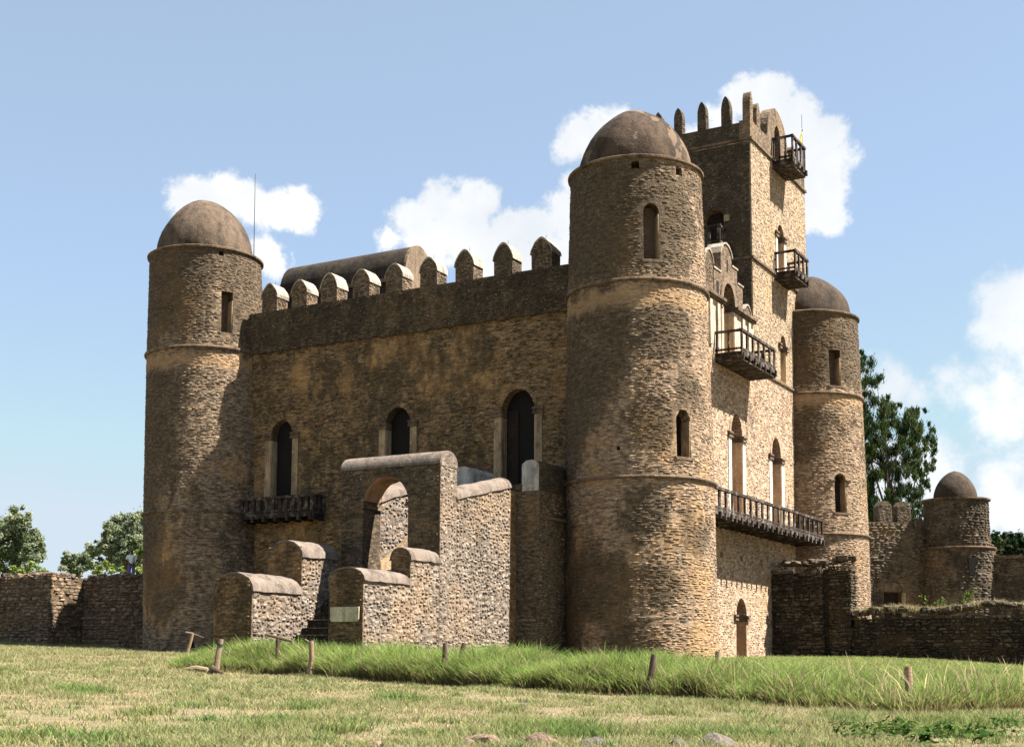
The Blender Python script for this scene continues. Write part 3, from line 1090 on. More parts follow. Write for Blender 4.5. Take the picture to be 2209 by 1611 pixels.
FM = lambda p, q, a: (p, -0.14 - a, q)
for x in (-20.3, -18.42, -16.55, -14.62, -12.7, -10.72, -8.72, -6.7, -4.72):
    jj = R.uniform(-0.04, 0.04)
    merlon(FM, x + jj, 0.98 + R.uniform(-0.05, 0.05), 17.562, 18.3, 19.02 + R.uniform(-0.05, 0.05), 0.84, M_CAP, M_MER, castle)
# left and back parapets, which also throw the shadows on the left
lw = MB().box(-24.3, -22.9, 1.5, 24.2, -1.2, 17.4).build('left_wall', M_CAS[1], castle)
bw = MB().box(-22.9, -0.2, 22.8, 24.2, -1.2, 17.4).build('back_wall', M_CAS[1], castle)
FML = lambda p, q, a: (-24.3 + 0.0 - a, p, q)
for y in (4.8, 6.9, 9.0, 11.1, 13.2, 15.3, 17.4, 19.5):
    merlon(FML, y, 1.05, 17.402, 18.2, 19.0, 0.8, M_CAP, M_MER, castle, M_MER, False)
FMB = lambda p, q, a: (p, 23.4 - a, q)
for x in (-20.0, -17.6, -15.2, -12.8, -10.4, -8.6):
    merlon(FMB, x, 1.0, 17.402, 18.2, 19.0, 0.8, M_CAP, M_MER, castle, M_MER, False)
MB().box(-22.9, -1.5, 1.5, 22.8, 16.2, 16.55).build('roof', M_VAULT, castle)
# barrel vault on the roof
vp = [(3.95, 16.56), (6.55, 16.56), (6.55, 19.75)]
for i in range(1, 16):
    a = math.pi * i / 16
    vp.append((5.25 + 1.3 * math.cos(a), 19.75 + 1.85 * math.sin(a)))
vp.append((3.95, 19.75))
bv = MB().prism(vp, -23.1, -15.02, lambda p, q, a: (a, p, q)).build('barrel_vault', M_VAULT, castle, True)
MB().prism(vp[:2] + [(p, q + 0.02) for p, q in vp[2:]], -15.018, -14.86, lambda p, q, a: (a, p, q)).build('end_wall', M_VEND, bv)
MB().box(-23.0, -15.1, 3.78, 3.948, 19.5, 19.68).build('ledge', M_RING, bv)

# ---- side wall (faces +x)
sw = MB().box(-1.5, 0.0, 0.2, 24.0, -1.2, 15.3).build('side_wall', M_SIDE[1], castle)
MATOF[sw.name] = M_SIDE[1]
doorway(sw, SIDE, 11.82, 1.62, 6.9, 11.3, 12.48, 0.40, M_WHITE, M_RED, M_TAN, 0.95)
doorway(sw, SIDE, 17.95, 1.58, 6.9, 11.0, 12.18, 0.42, M_WHITE, M_RED, M_TAN, 0.95)
doorway(sw, SIDE, 12.12, 1.5, -0.5, 2.25, 3.25, 0, None, M_DOOR, M_WARM, 0.9)
for y in (9.5, 12.3, 15.25):
    cut(sw, MB().box(-0.4, 0.3, y - 0.16, y + 0.16, 5.08, 5.36))


def sskip(u, z, hw):
    for uc, w, za, zb in ((11.82, 1.3, 6.9, 12.8), (17.95, 1.3, 6.9, 12.5), (12.12, 1.15, -1, 3.5), (9.5, 0.25, 5, 5.45), (12.3, 0.25, 5, 5.45), (15.25, 0.25, 5, 5.45)):
        if abs(u - uc) < w + hw * 0.5 and za < z < zb:
            return True
    return False


S = courses(2.8, 21.2, -0.3, 15.2, skip=sskip, cover=0.55, proud=(0.004, 0.022), h=(0.07, 0.16), w=(0.16, 0.42))
stone_mesh('rubble_facing', S, flat((0, 0, 0), (0, 1, 0), (1, 0, 0)), M_SIDE[0], sw)
MB().box(-0.3, 0.09, 14.4, 21.6, 15.302, 15.42).build('string_course', M_RING, sw)

# upper storey between corner tower and keep, whitewashed, with the stepped gable
up = MB().box(-0.9, -0.004, 0.6, 14.618, 15.302, 17.7).build('upper_wall', M_UPPER, castle)
MATOF[up.name] = M_UPPER
doorway(up, SIDE, 10.92, 1.5, 15.0, 19.0, 19.2, 0.32, M_UPPER, M_DOOR, M_TAN, 0.7, False, 17.6)
for o in list(up.children):
    if o.name.startswith('arch_ring') or o.name.startswith('door_leaf'):
        bpy.data.objects.remove(o)
MB().box(-0.72, -0.66, 10.1, 11.75, 15.3, 18.6).build('door_leaf', M_SHUT, up)
for y in (8.35, 9.35, 12.9, 13.8):
    MB().box(-0.1, 0.10, y - 0.16, y + 0.16, 15.35, 17.62).build('pilaster', M_UPPER, up)
cor = MB()
for (ya, yb) in ((0.6, 10.1), (11.72, 14.6)):
    cor.box(-0.95, 0.16, ya, yb, 17.702, 17.80)
    cor.box(-0.95, 0.24, ya, yb, 17.802, 17.95)
cor.build('cornice', M_RING, up)
gz = 17.952
gpro = [(8.95, gz), (10.12, gz), (10.12, 18.0), (10.2, 18.45), (10.45, 18.8), (10.92, 19.0), (11.38, 18.8), (11.64, 18.45), (11.72, 18.0), (11.72, gz),
        (13.05, gz), (13.05, 19.3), (12.25, 19.3), (12.25, 20.0), (11.45, 20.0), (11.45, 20.45), (11.3, 20.68), (11.0, 20.88),
        (10.65, 20.95), (10.3, 20.85), (10.05, 20.6), (9.94, 20.4), (9.94, 19.3), (8.95, 19.3)]
gb = MB().prism(gpro, -0.75, -0.006, lambda p, q, a: (a, p, q)).build('gable', M_MER[1], castle)
gr = MB()
for i in range(10):
    a0, a1 = math.pi * i / 10, math.pi * (i + 1) / 10
    P = lambda r, zr, a: (10.92 + r * math.cos(a), 17.98 + zr * math.sin(a))
    gr.prism([P(0.82, 1.0, a0), P(1.14, 1.3, a0), P(1.14, 1.3, a1), P(0.82, 1.0, a1)], -0.2, 0.06, lambda p, q, a: (a, p, q))
gr.build('arch_ring', M_VEND, gb)
for pts in ([(8.9, 19.302), (9.92, 19.302), (9.92, 19.38), (8.9, 19.38)], [(12.27, 19.302), (13.12, 19.302), (13.12, 19.38), (12.27, 19.38)],
            [(11.47, 20.002), (12.32, 20.002), (12.32, 20.09), (11.47, 20.09)]):
    MB().prism(pts, -0.8, 0.04, lambda p, q, a: (a, p, q)).build('coping', M_CAP, gb)
capo = [(9.86, 20.35), (9.98, 20.66), (10.26, 20.93), (10.65, 21.04), (11.04, 20.97), (11.38, 20.74), (11.56, 20.42)]
capi = [(9.95, 20.33), (10.05, 20.6), (10.3, 20.85), (10.65, 20.95), (11.0, 20.88), (11.3, 20.68), (11.45, 20.45)]
c = MB()
for i in range(6):
    c.prism([capi[i], capo[i], capo[i + 1], capi[i + 1]], -0.8, 0.05, lambda p, q, a: (a, p, q))
c.build('coping', M_CAP, gb)
MB().box(-0.05, 0.002, 10.75, 10.95, 19.6, 20.2).build('slit', M_BLACK, gb)
MB().box(-0.05, 0.002, 9.3, 9.62, 18.0, 18.75).build('niche', M_BLACK, gb)
FMS = lambda p, q, a: (-0.02 + a, p, q)
merlon(FMS, 8.35, 1.1, 17.952, 19.5, 20.15, 0.75, M_CAP, M_MER, castle, M_MER, False)
merlon(FMS, 6.2, 1.1, 17.952, 19.2, 19.95, 0.75, M_CAP, M_MER, castle, M_MER, False)
merlon(FMS, 13.75, 0.95, 17.952, 18.15, 18.6, 0.75, M_CAP, M_MER, castle, M_MER, False)

# ---- square keep
KX0, KX1, KY0, KY1 = -7.2, 0.0, 14.62, 24.05
kp = MB().box(KX0, KX1, KY0, KY1, 15.424, 27.8).build('keep', M_KEEP[1], castle)
MATOF[kp.name] = M_KEEP[1]
kp['label'] = 'tall square keep rising at the back'
doorway(kp, SIDE, 19.45, 1.05, 15.5, 17.45, 18.15, 0, None, M_DOOR, M_TAN, 0.8)
doorway(kp, SIDE, 19.35, 1.15, 21.45, 23.75, 24.45, 0.3, M_WHITE, M_DOOR, M_TAN, 0.8)
KF = lambda p, q, a: (p, KY0 - a, q)
doorway(kp, KF, -2.15, 1.25, 22.2, 23.75, 24.3, 0, None, M_DOOR, M_CREAM, 0.8, False)


def kskip(u, z, hw):
    for uc, w, za, zb in ((19.45, 0.95, 15.4, 18.5), (19.35, 1.0, 21.3, 24.8)):
        if abs(u - uc) < w + hw * 0.5 and za < z < zb:
            return True
    return False


stone_mesh('rubble_facing', courses(14.66, 24.0, 15.5, 27.7, skip=kskip, cover=0.5, proud=(0.004, 0.02), h=(0.08, 0.16), w=(0.16, 0.4)),
           flat((0, 0, 0), (0, 1, 0), (1, 0, 0)), M_KEEP[0], kp)
# north face: a sheet of darker rubble deepens its shade by colour
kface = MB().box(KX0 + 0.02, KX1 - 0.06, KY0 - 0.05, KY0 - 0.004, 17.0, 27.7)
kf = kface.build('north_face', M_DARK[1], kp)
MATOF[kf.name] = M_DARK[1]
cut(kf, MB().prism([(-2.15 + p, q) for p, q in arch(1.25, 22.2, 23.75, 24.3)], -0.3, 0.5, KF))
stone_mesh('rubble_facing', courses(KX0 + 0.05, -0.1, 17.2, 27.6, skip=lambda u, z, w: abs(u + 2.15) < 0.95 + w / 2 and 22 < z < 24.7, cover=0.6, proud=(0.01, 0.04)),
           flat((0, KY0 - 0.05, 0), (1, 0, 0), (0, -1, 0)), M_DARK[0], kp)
for z in (21.28, 27.80):
    MB().box(KX0 - 0.1, KX1 + 0.11, KY0 - 0.14, KY1 + 0.1, z + 0.002, z + 0.13).build('string_course', M_RING, kp)
# keep parapet: front, side, back, left
kpar = MB()
kpar.box(KX0, KX1 - 0.62, KY0 - 0.03, KY0 + 0.6, 27.934, 28.85)
kpar.box(KX0, KX1, KY1 - 0.6, KY1, 27.934, 28.85)
kpar.box(KX0, KX0 + 0.6, KY0 + 0.602, KY1 - 0.602, 27.934, 28.85)
kpar.build('parapet', M_DARK[1], kp)
sp = MB().box(KX1 - 0.618, KX1, KY0 - 0.03, KY1 - 0.602, 27.934, 28.95).build('parapet', M_MER[1], kp)
MATOF[sp.name] = M_MER[1]
FK = lambda p, q, a: (p, KY0 - 0.03 - a, q)
for x in (-6.95, -5.32, -4.13, -2.75, -1.38):
    merlon(FK, x, 0.50, 28.852, 29.75, 30.52 + R.uniform(-0.05, 0.08), 0.42, None, M_DARK, kp, M_DARK, x == -2.78)
FKS = lambda p, q, a: (KX1 + a, p, q)
merlon(FKS, 14.84, 0.48, 28.952, 29.8, 30.66, 0.42, None, M_MER, kp, M_MER, False)
merlon(FKS, 15.95, 0.55, 28.952, 29.7, 30.42, 0.45, None, M_MER, kp, M_MER, False)
merlon(FKS, 22.1, 0.65, 28.952, 29.6, 30.1, 0.5, None, M_MER, kp, M_MER, False)
for x in (-5.5, -3.8, -2.1):
    merlon(lambda p, q, a: (p, KY1 - a, q), x, 0.62, 28.852, 29.7, 30.4, 0.5, None, M_DARK, kp, M_DARK, False)
# rounded gable over the top balcony door
gp = [(17.35, 28.952), (18.62, 28.952), (18.62, 29.6), (18.75, 29.95), (19.12, 30.2), (19.5, 29.95), (19.62, 29.6), (19.62, 28.952), (21.2, 28.952)]
for i in range(0, 13):
    t = math.pi * i / 12
    gp.append((18.95 + (2.0 if math.cos(t) > 0 else 1.5) * math.copysign(abs(math.cos(t)) ** 1.15, math.cos(t)), 29.25 + 1.85 * math.sin(t)))
MB().prism(gp, -0.6, -0.004, lambda p, q, a: (a, p, q)).build('gable', M_MER[1], kp)
cut(sp, MB().prism([(18.62, 27.96), (19.62, 27.96), (19.62, 29.3), (18.62, 29.3)], -1.2, 0.6, SIDE))
MB().box(-0.58, -0.5, 18.64, 19.6, 27.95, 29.9).build('door_leaf', M_SHUT, kp)


# ---- timber balconies
def balcony(fm, u0, u1, dep, zf, rail, nfront, nside, parent, ends=(True, True), joists=8, plank=0.07, soffit=False):
    """fm(u, z, outward) -> point"""
    deck = MB()
    n = max(4, int(dep / 0.24))
    deck.prism([(u0, zf - plank), (u1, zf - plank), (u1, zf), (u0, zf)], 0.02, dep - 0.07, fm)
    deck.prism([(u0 - 0.03, zf - plank - 0.13), (u1 + 0.03, zf - plank - 0.13), (u1 + 0.03, zf + 0.05), (u0 - 0.03, zf + 0.05)], dep - 0.065, dep, fm)
    d = deck.build('balcony', M_WOOD, parent)
    for i in range(joists):
        u = u0 + 0.15 + (u1 - u0 - 0.3) * i / max(1, joists - 1)
        MB().prism([(u - 0.075, zf - plank - 0.30), (u + 0.075, zf - plank - 0.30), (u + 0.06, zf - plank - 0.002), (u - 0.06, zf - plank - 0.002)],
                   0.0, dep + 0.09 + R.uniform(-0.04, 0.05), fm).build('joist', M_WOOD, d)
    if soffit:
        MB().prism([(u0, zf - plank - 0.36), (u1, zf - plank - 0.36), (u1, zf - plank - 0.302), (u0, zf - plank - 0.302)], 0.0, dep - 0.02, fm).build('soffit', M_WOOD, d)
    zt = zf + rail
    a = 0.075

    def bar(ua, ub, ha, hb, z0, z1, name):
        MB().prism([(ua, z0), (ub, z0), (ub, z1), (ua, z1)], ha, hb, fm).build(name, M_WOOD, d)
    bar(u0 - 0.04, u1 + 0.04, dep - 0.14, dep + 0.03, zt - 0.13, zt, 'handrail')
    bar(u0, u1, dep - 0.10, dep - 0.02, zf + 0.1, zf + 0.19, 'bottom_rail')
    for i in range(nfront):
        u = u0 + (u1 - u0) * i / (nfront - 1)
        w = 0.086 + R.uniform(-0.012, 0.012)
        uu = min(max(u, u0 + w), u1 - w)
        bar(uu - w, uu + w, dep - 0.092, dep - 0.005, zf + 0.052, zt - 0.132, 'baluster')
    for e, uu in zip(ends, (u0, u1)):
        if not e:
            continue
        s = -1 if uu == u1 else 1
        bar(min(uu, uu + s * 0.1), max(uu, uu + s * 0.1), 0.0, dep - 0.122, zt - 0.128, zt - 0.002, 'handrail')
        bar(min(uu, uu + s * 0.08), max(uu, uu + s * 0.08), 0.0, dep - 0.102, zf + 0.1, zf + 0.19, 'bottom_rail')
        for i in range(nside):
            hh = 0.05 + (dep - 0.2) * i / max(1, nside)
            bar(min(uu, uu + s * 0.09), max(uu, uu + s * 0.09), hh, hh + 0.08, zf + 0.002, zt - 0.13, 'baluster')
    return d


SB = lambda p, q, a: (a, p, q)
b1 = balcony(SB, 2.75, 21.0, 1.6, 6.86, 1.06, 23, 2, castle, (False, True), 26)
b1['label'] = 'long timber balcony between the two right towers'
b2 = balcony(SB, 8.95, 13.95, 1.4, 15.0, 1.1, 7, 2, castle, (True, True), 7, 0.07, True)
b2['label'] = 'timber balcony under the stepped gable'
b3 = balcony(SB, 18.2, 20.55, 1.2, 21.32 + 0.13, 1.15, 4, 1, castle, (True, True), 4, 0.07, True)
b3['label'] = 'small middle balcony on the keep'
b4 = balcony(SB, 18.15, 20.45, 1.2, 27.78, 1.35, 4, 3, castle, (True, True), 4, 0.07, True)
b4['label'] = 'small top balcony on the keep'
b5 = balcony(lambda p, q, a: (p, -a, q), -21.15, -16.6, 1.0, 7.14, 0.86, 12, 3, castle, (True, True), 7)
b5['label'] = 'dark low balcony on the front wall'
b6 = balcony(lambda p, q, a: (p, KY0 - 0.05 - a, q), -3.3, -1.4, 1.0, 22.05, 1.05, 4, 2, castle, (True, True), 3)
b6['label'] = 'shaded balcony on the keep front'
for i in range(18):   # boards closing the front balcony
    u = -21.1 + 4.45 * i / 18
    MB().prism([(u, 7.2), (u + 0.215, 7.2), (u + 0.215, 7.86 - R.uniform(0, 0.05)), (u, 7.88)], 0.86, 0.895, lambda p, q, a: (p, -a, q)).build('board', M_WOOD, b5)
# lamp bracket and sign by the keep window
MB().box(-1.5, -1.2, KY0 - 0.16, KY0 - 0.06, 23.5, 23.85).build('lantern', M_CREAM, kp)

# ------------------------------------------------------------------ outside staircase
st = empty('staircase', (-7, -8, 0), 'outside stone staircase with arched gateway climbing to the castle door', 'staircase')


def capped(x0, x1, y0, y1, zb, ze, zt, name, mats, slope=0.0, cope=True, front=M_STD, coat=M_COPE):
    """wall running along y with a rounded plastered top; ze edge height, zt crown; slope raises it towards y1"""
    cx, h = (x0 + x1) / 2, (x1 - x0) / 2
    n = 9
    crown = [(cx + h * math.cos(math.pi * i / n), ze + (zt - ze) * math.sin(math.pi * i / n)) for i in range(n + 1)]
    face = [(x0 + 0.004, zb), (x1 - 0.004, zb)] + [(cx + (p - cx) * 0.997, q - 0.055) for p, q in crown]
    body = MB().prism([(x0, zb), (x1, zb)] + [(p, q - 0.05) for p, q in crown], 0, 1,
                      lambda p, q, a: (p, lerp(y0, y1, a), q + (slope * (y1 - y0) * a if q > zb else 0))).build(name, mats[1], st)
    if front:
        MB().prism(face, y0 - 0.03, y0 - 0.002, lambda p, q, a: (p, a, q)).build('front_face', front[1], body)
    if cope:
        c = MB()
        oc = [(cx + (h + 0.07) * math.cos(math.pi * i / n), ze - 0.04 + (zt - ze + 0.07) * math.sin(math.pi * i / n)) for i in range(n + 1)]
        ic = [(p, q - 0.045) for p, q in crown]
        K = 9
        secs = []
        for j in range(K + 1):
            a = j / K
            yy = lerp(y0 - 0.05, y1, a) + (R.uniform(-0.012, 0.012))
            zz = slope * (y1 - y0) * a + R.uniform(-0.018, 0.018)
            secs.append([(p + R.uniform(-0.014, 0.014), yy + R.uniform(-0.02, 0.02), q + zz + R.uniform(-0.014, 0.014)) for p, q in oc]
                        + [(p, yy, q + zz) for p, q in ic[::-1]])
        m_ = len(secs[0])
        vs = [p for s_ in secs for p in s_]
        fs = [list(range(m_))[::-1], [K * m_ + q for q in range(m_)]]
        for j in range(K):
            fs += [(j * m_ + q, j * m_ + (q + 1) % m_, (j + 1) * m_ + (q + 1) % m_, (j + 1) * m_ + q) for q in range(m_)]
        c.add(vs, fs)
        c.build('coping', coat, body, True)
    return body


def side_stones(body, x, y0, y1, z0, z1f, big, s=(0.10, 0.26), skip=None, mats=M_STA):
    zmax = max(z1f(y0), z1f(y1))
    S = rubble(y0, y1, z0, zmax, s, 0.93, (0.012, 0.042), lambda u, z, w: z > z1f(u) - 0.12 or (skip and skip(u, z, w)))
    B, S = split_big(S, big)
    loose_stones(B, lambda u, z: ((x, u, z), (0, 1, 0), (1, 0, 0)), mats[0], body)
    if S:
        stone_mesh('rubble_facing', S, flat((x, 0, 0), (0, 1, 0), (1, 0, 0)), mats[0], body)


def front_stones(body, y, x0, x1, z0, z1, mats=M_STD, big=0, skip=None):
    S = courses(x0 + 0.03, x1 - 0.03, z0, z1, cover=0.85, h=(0.08, 0.2), w=(0.16, 0.55), proud=(0.012, 0.05), skip=skip)
    if big:
        B, S = split_big(S, big)
        loose_stones(B, lambda u, z: ((u, y, z), (1, 0, 0), (0, -1, 0)), mats[0], body)
    stone_mesh('rubble_facing', S, flat((0, y, 0), (1, 0, 0), (0, -1, 0)), mats[0], body)


XS = -3.59
# left flank: two blocks
l1 = capped(-9.95, -8.2, -15.05, -12.32, -0.8, 2.52, 3.15, 'left_parapet', M_STA)
l2 = capped(-9.85, -8.2, -12.3, -10.1, -0.8, 3.92, 4.52, 'left_parapet', M_STA)
side_stones(l1, -8.2, -15.03, -12.32, -0.4, lambda y: 2.55, 40)
side_stones(l2, -8.2, -12.32, -10.1, -0.4, lambda y: 3.95, 50)
front_stones(l1, -15.08, -9.95, -8.2, -0.4, 2.95)
front_stones(l2, -12.33, -9.85, -8.2, 2.4, 4.3)
# right flank: front block, step up
r1 = capped(-5.03, XS, -14.78, -11.98, -0.9, 2.78, 3.2, 'right_parapet', M_STA)
r2 = capped(-4.42, XS, -11.96, -10.08, -0.9, 3.68, 4.1, 'right_parapet', M_STA)
side_stones(r1, XS, -14.76, -11.97, -0.5, lambda y: 2.78, 70)
side_stones(r2, XS, -11.97, -10.08, -0.5, lambda y: 3.68, 50)
front_stones(r1, -14.81, -5.03, XS, -0.5, 3.0, skip=lambda u, z, w: 1.27 < z < 1.98)
front_stones(r2, -11.99, -4.42, XS, 2.7, 3.95)
# gateway wall
GC, GW, GZ, GT = -6.06, 2.08, 6.0, 7.03
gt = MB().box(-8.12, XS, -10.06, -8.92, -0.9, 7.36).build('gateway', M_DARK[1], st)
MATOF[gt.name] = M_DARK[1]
cut(gt, MB().prism([(GC + p, q) for p, q in arch(GW, 2.6, GZ, GT, 10)], 8, 11, FRONT))
gs = arch(GW, 2.6, GZ, GT, 10)[2:]
lin = MB()
for i in range(len(gs) - 2):
    (a, b), (c_, d_) = gs[i], gs[i + 1]
    k = lambda p, q: (GC + p * 0.985, GZ + (q - GZ) * 0.985)
    lin.prism([(GC + a * 0.998, b - 0.002), (GC + c_ * 0.998, d_ - 0.002), k(c_, d_), k(a, b)], 8.93, 10.04, FRONT)
lin.build('arch_lining', M_WARM, gt)
for sg in (-1, 1):
    x = GC + sg * GW / 2
    MB().box(min(x, x - sg * 0.09), max(x, x - sg * 0.09), -10.13, -8.86, 5.86, 6.0).build('impost', M_RING, gt)
n = 9
oc = [(-9.49 + 0.63 * math.cos(math.pi * i / n), 7.36 + 0.55 * math.sin(math.pi * i / n)) for i in range(n + 1)]
MB().prism(oc, -8.17, XS + 0.02, lambda p, q, a: (a, p, q + 0.002)).build('coping', M_COPE, gt, True)
MB().prism([(-9.49 + 0.55 * math.cos(math.pi * i / n), 7.3 + 0.5 * math.sin(math.pi * i / n)) for i in range(n + 1)], XS + 0.022, XS + 0.034,
           lambda p, q, a: (a, p, q)).build('gable_end', M_STA[1], gt)
MB().box(XS - 0.03, XS + 0.010, -10.062, -8.925, -0.9, 7.36).build('end_face', M_STA[1], gt)
gskip = lambda u, z, w: abs(u - GC) < GW / 2 + 0.05 + w and z < GT + 0.08
front_stones(gt, -10.06, -8.12, XS, 2.6, 7.34, M_DARK, 0, gskip)
side_stones(gt, XS, -10.06, -8.93, -0.5, lambda y: 7.5, 50)
# walls beside the upper flight
w1 = capped(-4.5, XS, -8.9, -4.82, -0.9, 6.17, 6.55, 'flight_wall', M_STA, 0.225)
side_stones(w1, XS, -8.92, -4.84, -0.5, lambda y: 6.17 + 0.225 * (y + 8.9), 100)
w2 = capped(-8.1, -7.1, -8.9, -4.82, -0.9, 6.25, 6.65, 'flight_wall', M_STA, 0.3)
side_stones(w2, -7.1, -8.88, -4.84, 3.3, lambda y: 6.25 + 0.3 * (y + 8.9), 40, skip=lambda u, z, w: z < 3.95 + 0.63 * (u + 8.88))
MB().prism([(-8.88, 2.6), (-4.9, 2.6), (-4.9, 6.4), (-6.84, 5.17), (-8.88, 3.88)], -7.102, -7.075, lambda p, q, a: (a, p, q)).build('rendered_dado', M_CREAM, w2)
# steps
for i in range(13):
    ya, zz_ = -13.75 + 0.37 * i, 0.12 + 0.285 * i
    if ya > -10.1:
        break
    x1 = -5.04 if ya < -12.0 else -4.43
    MB().box(-8.19, x1, ya + R.uniform(-0.02, 0.02), -10.08 if ya > -10.5 else ya + 0.75, zz_ - 0.55, zz_ + R.uniform(-0.015, 0.015)).build('step', M_RUI[1], st, False, 0.015)
for i in range(13):
    ya, zz_ = -10.05 + 0.405 * i, 2.9 + 0.175 * min(i, 8) + 0.62 * max(0, i - 8)
    if ya > -5:
        break
    a_, b_ = (-7.09, -5.03) if ya < -8.9 else (-7.09, -4.51)
    MB().box(a_, b_, ya, ya + 0.8, zz_ - 0.8, zz_).build('step', M_RUI[1], st, False, 0.015)
# landing in front of the door
LX = -2.55
ld = MB().box(-8.1, -3.6, -4.8, -0.02, -0.9, 6.95).build('landing', M_STD[1], st)
MB().box(-3.598, LX, -4.3, -0.02, -0.9, 6.95).build('landing_pier', M_FAR[1], ld)
front_stones(ld, -4.3, -3.58, LX, -0.4, 6.9, M_FAR)
stone_mesh('rubble_facing', courses(-4.28, -1.9, -0.3, 6.9, cover=0.75), flat((LX, 0, 0), (0, 1, 0), (1, 0, 0)), M_FAC[0], ld)
MB().box(-4.5, -3.3, -4.33, -4.0, 6.952, 7.25).build('kerb', M_DARK[1], ld, False, 0.05)
pr = [(-3.36, 6.954), (LX, 6.954), (LX, 8.03), (-2.65, 8.17), (-2.9, 8.23), (-3.15, 8.2), (-3.36, 8.05)]
rp = MB().prism(pr, 0.04, 4.26, FRONT).build('landing_parapet', M_DARK[1], ld)
MB().prism([(-2.95 + (p + 2.95) * 0.96, q * 0.998 + 0.01) for p, q in pr], 4.262, 4.30, FRONT).build('limewash', M_LIME, rp)
stone_mesh('rubble_facing', courses(-4.22, -0.1, 5.95, 8.0, cover=0.8), flat((LX, 0, 0), (0, 1, 0), (1, 0, 0)), M_DARK[0], rp)
MB().box(LX + 0.002, LX + 0.16, -3.6, -2.0, 5.82, 5.92).build('ledge', M_RING, ld)
pl = [(-7.05, 6.954), (-6.17, 6.954), (-6.17, 8.02), (-6.3, 8.2), (-6.6, 8.3), (-7.05, 8.26)]
MB().prism(pl, 1.7, 3.5, FRONT).build('landing_parapet', M_LIME, ld)

# pale slab on the front of the right parapet
ps = [(-4.9, 1.42), (-4.84, 1.36), (-3.76, 1.36), (-3.71, 1.44), (-3.7, 1.86), (-4.91, 1.86)]
plq = MB().prism(ps, 14.825, 14.89, FRONT).build('plaque', M_SLATE, None, False, 0.008)
tag(plq, 'pale greenish blank stone plaque fixed to the front of the stair parapet', 'plaque')

# ------------------------------------------------------------------ enclosing walls


def slab_wall(name, label, x0, x1, yb, yf, z0, z1, mats, big, ragged=0.22, s=(0.12, 0.62), cat='wall', ends=True, hh=(0.06, 0.21)):
    """wall running along x whose face looks to -y at yf"""
    root = empty(name, ((x0 + x1) / 2, (yb + yf) / 2, z0), label, cat)
    MB().box(x0 + 0.1, x1 - 0.1, yf + 0.06, yb - 0.06, z0 - 0.6, z1 - 2.2 * ragged - 0.1).build('core', mats[1], root)
    rag = lambda u, z, w: z > z1 - ragged - ragged * math.sin(u * 3.1 + x0) * math.sin(u * 7.3)
    S = courses(x0 - 0.05, x1 + 0.05, z0 - 0.3, z1, hh, s, 0.93, (0.02, 0.17), rag, 0.025)
    B, S2 = split_big(S, big)
    loose_stones(B, lambda u, z: ((u, yf + 0.06, z), (1, 0, 0), (0, -1, 0)), mats[0], root)
    stone_mesh('rubble_facing', S2, flat((0, yf + 0.06, 0), (1, 0, 0), (0, -1, 0)), mats[0], root)
    if ends:
        S = courses(yf, yb, z0 - 0.3, z1 - 0.1, hh, s, 0.95, (0.03, 0.12), None, 0.025)
        stone_mesh('rubble_facing', S, flat((x1 - 0.1, 0, 0), (0, 1, 0), (1, 0, 0)), mats[0], root)
    return root


def top_stones(root, x0, x1, y0, y1, zf, mats, n, size=(0.14, 0.4)):
    """loose rubble lying on a wall top"""
    mes = loose_meshes(mats[0])
    for i in range(n):
        x, y = R.uniform(x0, x1), R.uniform(y0, y1)
        s = R.uniform(*size)
        o = bpy.data.objects.new('coping_stone', R.choice(mes))
        m = Matrix.Rotation(R.uniform(0, 6.28), 4, 'Z') @ Matrix.Rotation(R.uniform(-0.35, 0.35), 4, 'X') @ Matrix.Diagonal((s * R.uniform(0.8, 1.2), s * R.uniform(0.6, 1.0), s * R.uniform(0.3, 0.6), 1))
        m.translation = Vector((x, y, zf(x) + s * 0.2)) - Vector(root.location)
        COL.objects.link(o)
        o.parent = root
        o.matrix_local = m


# ruined stub against the side wall, in two broken pieces, then the long low wall
ru = slab_wall('ruined_wall', 'tall broken stub of dry stone slabs standing against the castle side', 0.05, 2.75, 18.2, 16.7, -0.2, 5.3, M_RUI, 190)
top_stones(ru, 0.5, 2.6, 16.7, 17.6, lambda x: 5.2, M_RUI, 34)
ru2 = slab_wall('ruined_wall', 'narrow ragged pier of dry stone slabs right of the taller broken stub', 3.1, 4.25, 18.0, 16.75, -0.2, 5.4, M_RUI, 90)
top_stones(ru2, 3.2, 4.1, 16.8, 17.6, lambda x: 5.35, M_RUI, 14)
MB().box(2.6, 3.2, 17.0, 18.0, -0.6, 4.9).build('core', M_RUI[1], ru)
lowz = lambda x: 2.62 + 0.10 * math.sin(x * 1.3) + 0.035 * max(0, x - 6)
lwl = slab_wall('low_wall', 'long low wall of dark rubble with weeds along its top', 4.3, 32, 18.0, 16.6, -1.7, 2.6, M_RUI, 220, 0.1, (0.10, 0.5))
top_stones(lwl, 4.4, 16, 16.6, 17.8, lowz, M_RUI, 150, (0.12, 0.34))

